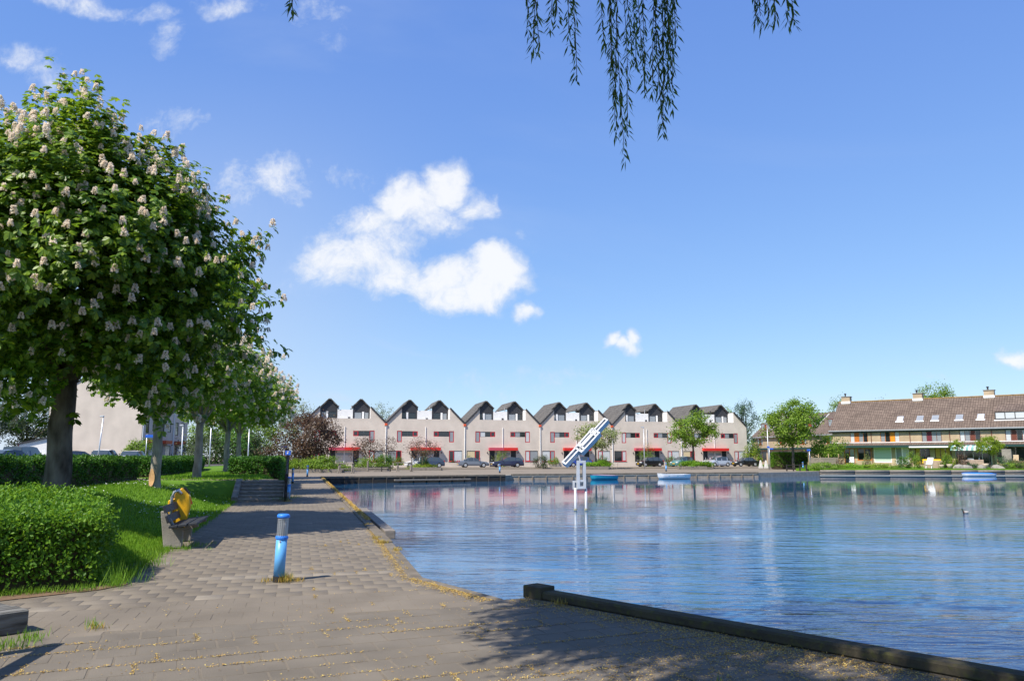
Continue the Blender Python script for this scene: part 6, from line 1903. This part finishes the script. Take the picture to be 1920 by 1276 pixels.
car('estate', 'dark blue estate just right of the big trunk', paint('dark_blue_car_paint', (.03, .05, .10)), lot(146, 72), UP - .75, group=gl_)
car('small', 'white small car with tall red tail lamps before the end wall', paint('white_car_paint', (.75, .75, .74), 0), lot(198, 73), UP, group=gl_)
car('hatch', 'silver hatchback beside the blue street sign', paint('silver_car_paint', (.45, .47, .50)), lot(252, 76), UP, group=gl_)
# ------------------------------------------------------------------ small things: catkins in the joints, weeds, dry grass
rc = np.random.default_rng(123)
def joint_points(ang, size, gap, n_lines, cond, per_m, seed, prob=.6):
    """points strewn along the joints of a tiling (long joints and some cross joints)"""
    r = np.random.default_rng(seed)
    s = size + gap
    c, sn = math.cos(ang), math.sin(ang)
    out = []
    for j in range(-n_lines, n_lines):
        w = (j + .5) * s
        L = 16; n = int(L * per_m)
        u = r.uniform(-L, L, n)
        # heaps: keep where a slow wave says so
        keepm = (np.sin(u * .9 + j * 2.3) + .7 * np.sin(u * 2.3 + j * 1.1) + .5 * np.sin(j * 4.1) + r.normal(0, .25, n)) > prob
        v_ = w + r.normal(0, .011, n)
        X = u * c - v_ * sn; Y = u * sn + v_ * c + 15
        out.append(np.stack([X, Y], -1)[keepm])
        m_ = int(2 * L / s)
        for i in range(-m_ // 2, m_ // 2):
            if r.uniform() < .80: continue
            uu = (i + .5) * s + (j % 2) * s / 2
            k_ = int(r.uniform(8, 45))
            vv = j * s + r.uniform(-s / 2, s / 2, k_)
            u2 = uu + r.normal(0, .012, k_)
            out.append(np.stack([u2 * c - vv * sn, u2 * sn + vv * c + 15], -1))
    P = np.concatenate(out)
    return P[inside(P, PAVE) & cond(P[:, 0], P[:, 1])]
JA = joint_points(ang_a, .298, .022, 60, lambda x, y: near_zone(x, y) & (y > 4.8) & (y < 10), 260, 1, .35)
JB = joint_points(ang_b, .298, .008, 60, lambda x, y: ~near_zone(x, y - .06) & (y < 16) & (x > -2.8 - .27 * (y - 11.1)) , 45, 2, 1.0)
# a band of litter along the quay edge
def band(a, b, w, n, off=.25):
    t = rc.uniform(0, 1, n)
    v_ = np.array(b) - np.array(a); L = np.linalg.norm(v_); e = v_ / L; nn = np.array([-e[1], e[0]])
    d = off + np.abs(rc.normal(0, w, n))
    return np.array(a) + v_ * t[:, None] + nn * d[:, None]
E1 = band(QA, QB, .10, 1500, .12); E2 = band(QB, QC, .07, 2200, .17); E3 = band(along(QC, QD, .05), QD, .06, 8000, .02); E4 = band(along(PW0, PW1, .02), PW1, .0, 1, .3)
d_ = np.array(PW1) - np.array(PW0); e_ = d_ / np.linalg.norm(d_); n_ = np.array([e_[1], -e_[0]])
E4 = np.array(PW0) + d_ * rc.uniform(0, 1.0, 3800)[:, None] + n_ * (.16 + np.abs(rc.normal(0, .16, 3800)))[:, None]
E5 = rc.normal([1.9, 6.9], [.55, .42], (2600, 2)); E6 = rc.normal([.9, 6.0], [.5, .3], (900, 2)); E7 = rc.normal([-1.9, 14.0], [.12, .22], (500, 2)); E8 = rc.uniform([-4.5, 5.2], [3, 9.2], (700, 2))
E9 = rc.normal([-4.55, 6.9], [.16, .14], (500, 2))
PP = np.concatenate([JA, JB, E1, E2, E3, E4, E5, E6, E7, E8, E9])
PP = PP[inside(PP, PAVE) | (PP[:, 1] > 20)]
n = len(PP)
a_ = rc.uniform(0, 6.28, n)
P3 = np.stack([PP[:, 0], PP[:, 1], np.where(PP[:, 1] > 20, .037, 0) + rc.uniform(.002, .012, n)], -1)
D = np.stack([np.cos(a_), np.sin(a_), rc.normal(0, .25, n)], -1)
sc_ = np.where(PP[:, 1] > 20, 2.6, 1.0)
V, F = leaves(P3, D, np.array([[0, 0, 1.]]) + rc.normal(0, .35, (n, 3)), .020 * sc_ * rc.uniform(.5, 1.6, n), .0085 * sc_, .5, .35)
tag(link('fallen_catkins', np_mesh('fallen_catkins', V, F, M['catkin'])), 'dry yellow willow catkins lying in the paving joints', 'litter', kind='stuff')
# dry and green tufts
parts = []
def tuft(x, y, n, s, L, z=0.0, lean=.9):
    P = np.stack([rc.normal(x, s, n), rc.normal(y, s, n), np.full(n, z)], -1)
    if y > 0 and x > -.5: P = np.concatenate([P[:1] * 0 + np.array([[1.5, 6.0, 0.]]), P[inside(P[:, :2], PAVE)]])
    return blades(P, rc, L, .007, lean)
b1 = BOL[0][0]; bq = gp(*b1)
dry = [tuft(bq.x + .11, bq.y - .05, 110, .045, .13), tuft(bq.x - .14, bq.y, 60, .06, .07), tuft(bq.x + .26, bq.y + .02, 60, .05, .07)]
for (px, py_, n, s) in ((706, 1010, 120, .06), (716, 1018, 160, .07), (745, 1032, 90, .05), (640, 955, 60, .05), (690, 985, 100, .06), (180, 1180, 40, .05), (1050, 1135, 40, .05), (1810, 1240, 160, .10), (1740, 1232, 160, .12), (540, 940, 90, .10), (549, 907, 80, .2)):
    q = gp(px, py_); dry.append(tuft(q.x, q.y, n, s, .08))
tag(link('dry_grass', np_mesh('dry_grass', *join(dry), M['straw'])), 'dry straw coloured grass tufts on the quay', 'dry grass', kind='stuff')
grn = [tuft(bq.x + .10, bq.y + .02, 60, .035, .15)]
for i in range(70):                                    # ragged weeds in front of the privet hedge
    t = rc.uniform(); x = -5.25 - 1.7 * t + rc.normal(0, .05); y = 10.15 - .85 * t - rc.uniform(0, .15)
    grn.append(tuft(x, y, 14, .05, .10, 0))
grn.append(tuft(-5.05, 10.35, 120, .13, .30)); grn.append(tuft(-6.55, 9.25, 110, .09, .32)); grn.append(tuft(-5.3, 12.0, 60, .1, .2, .02))
for (px, py_, n, s) in ((1808, 1238, 120, .05), (1600, 1192, 50, .04), (175, 1178, 30, .04), (15, 1215, 120, .10), (60, 1200, 60, .07), (505, 936, 120, .10), (525, 938, 120, .10), (452, 930, 100, .12)):
    q = gp(px, py_); grn.append(tuft(q.x, q.y, n, s, .11))
for i in range(60):                                    # round the bench feet and bank of the stairs
    grn.append(tuft(bb.location.x + rc.normal(.2, .25), bb.location.y + rc.normal(.3, .35), 12, .05, .09, .0))
for i in range(40):
    grn.append(tuft(-8.36 + rc.normal(0, .12) - .3 * (i % 5) / 3, 29.2 + rc.uniform(-.1, 2.0), 10, .08, .14, .05))
tag(link('weeds', np_mesh('weeds', *join(grn), M['grass'])), 'green weeds and grass tufts along hedge, bench and quay', 'weeds', kind='stuff')
# strip of bare earth in front of the hedge
es = sheet('earth_strip', [[(-5.0, 10.55), (-5.15, 10.1), (-6.1, 9.15), (-7.2, 8.4), (-14, 8.2), (-14, 10.5), (-6, 10.8)]], .006, M['earth'])
tag(es, kind='structure')
# broken timber ledge stones of dry litter heap on the far corner
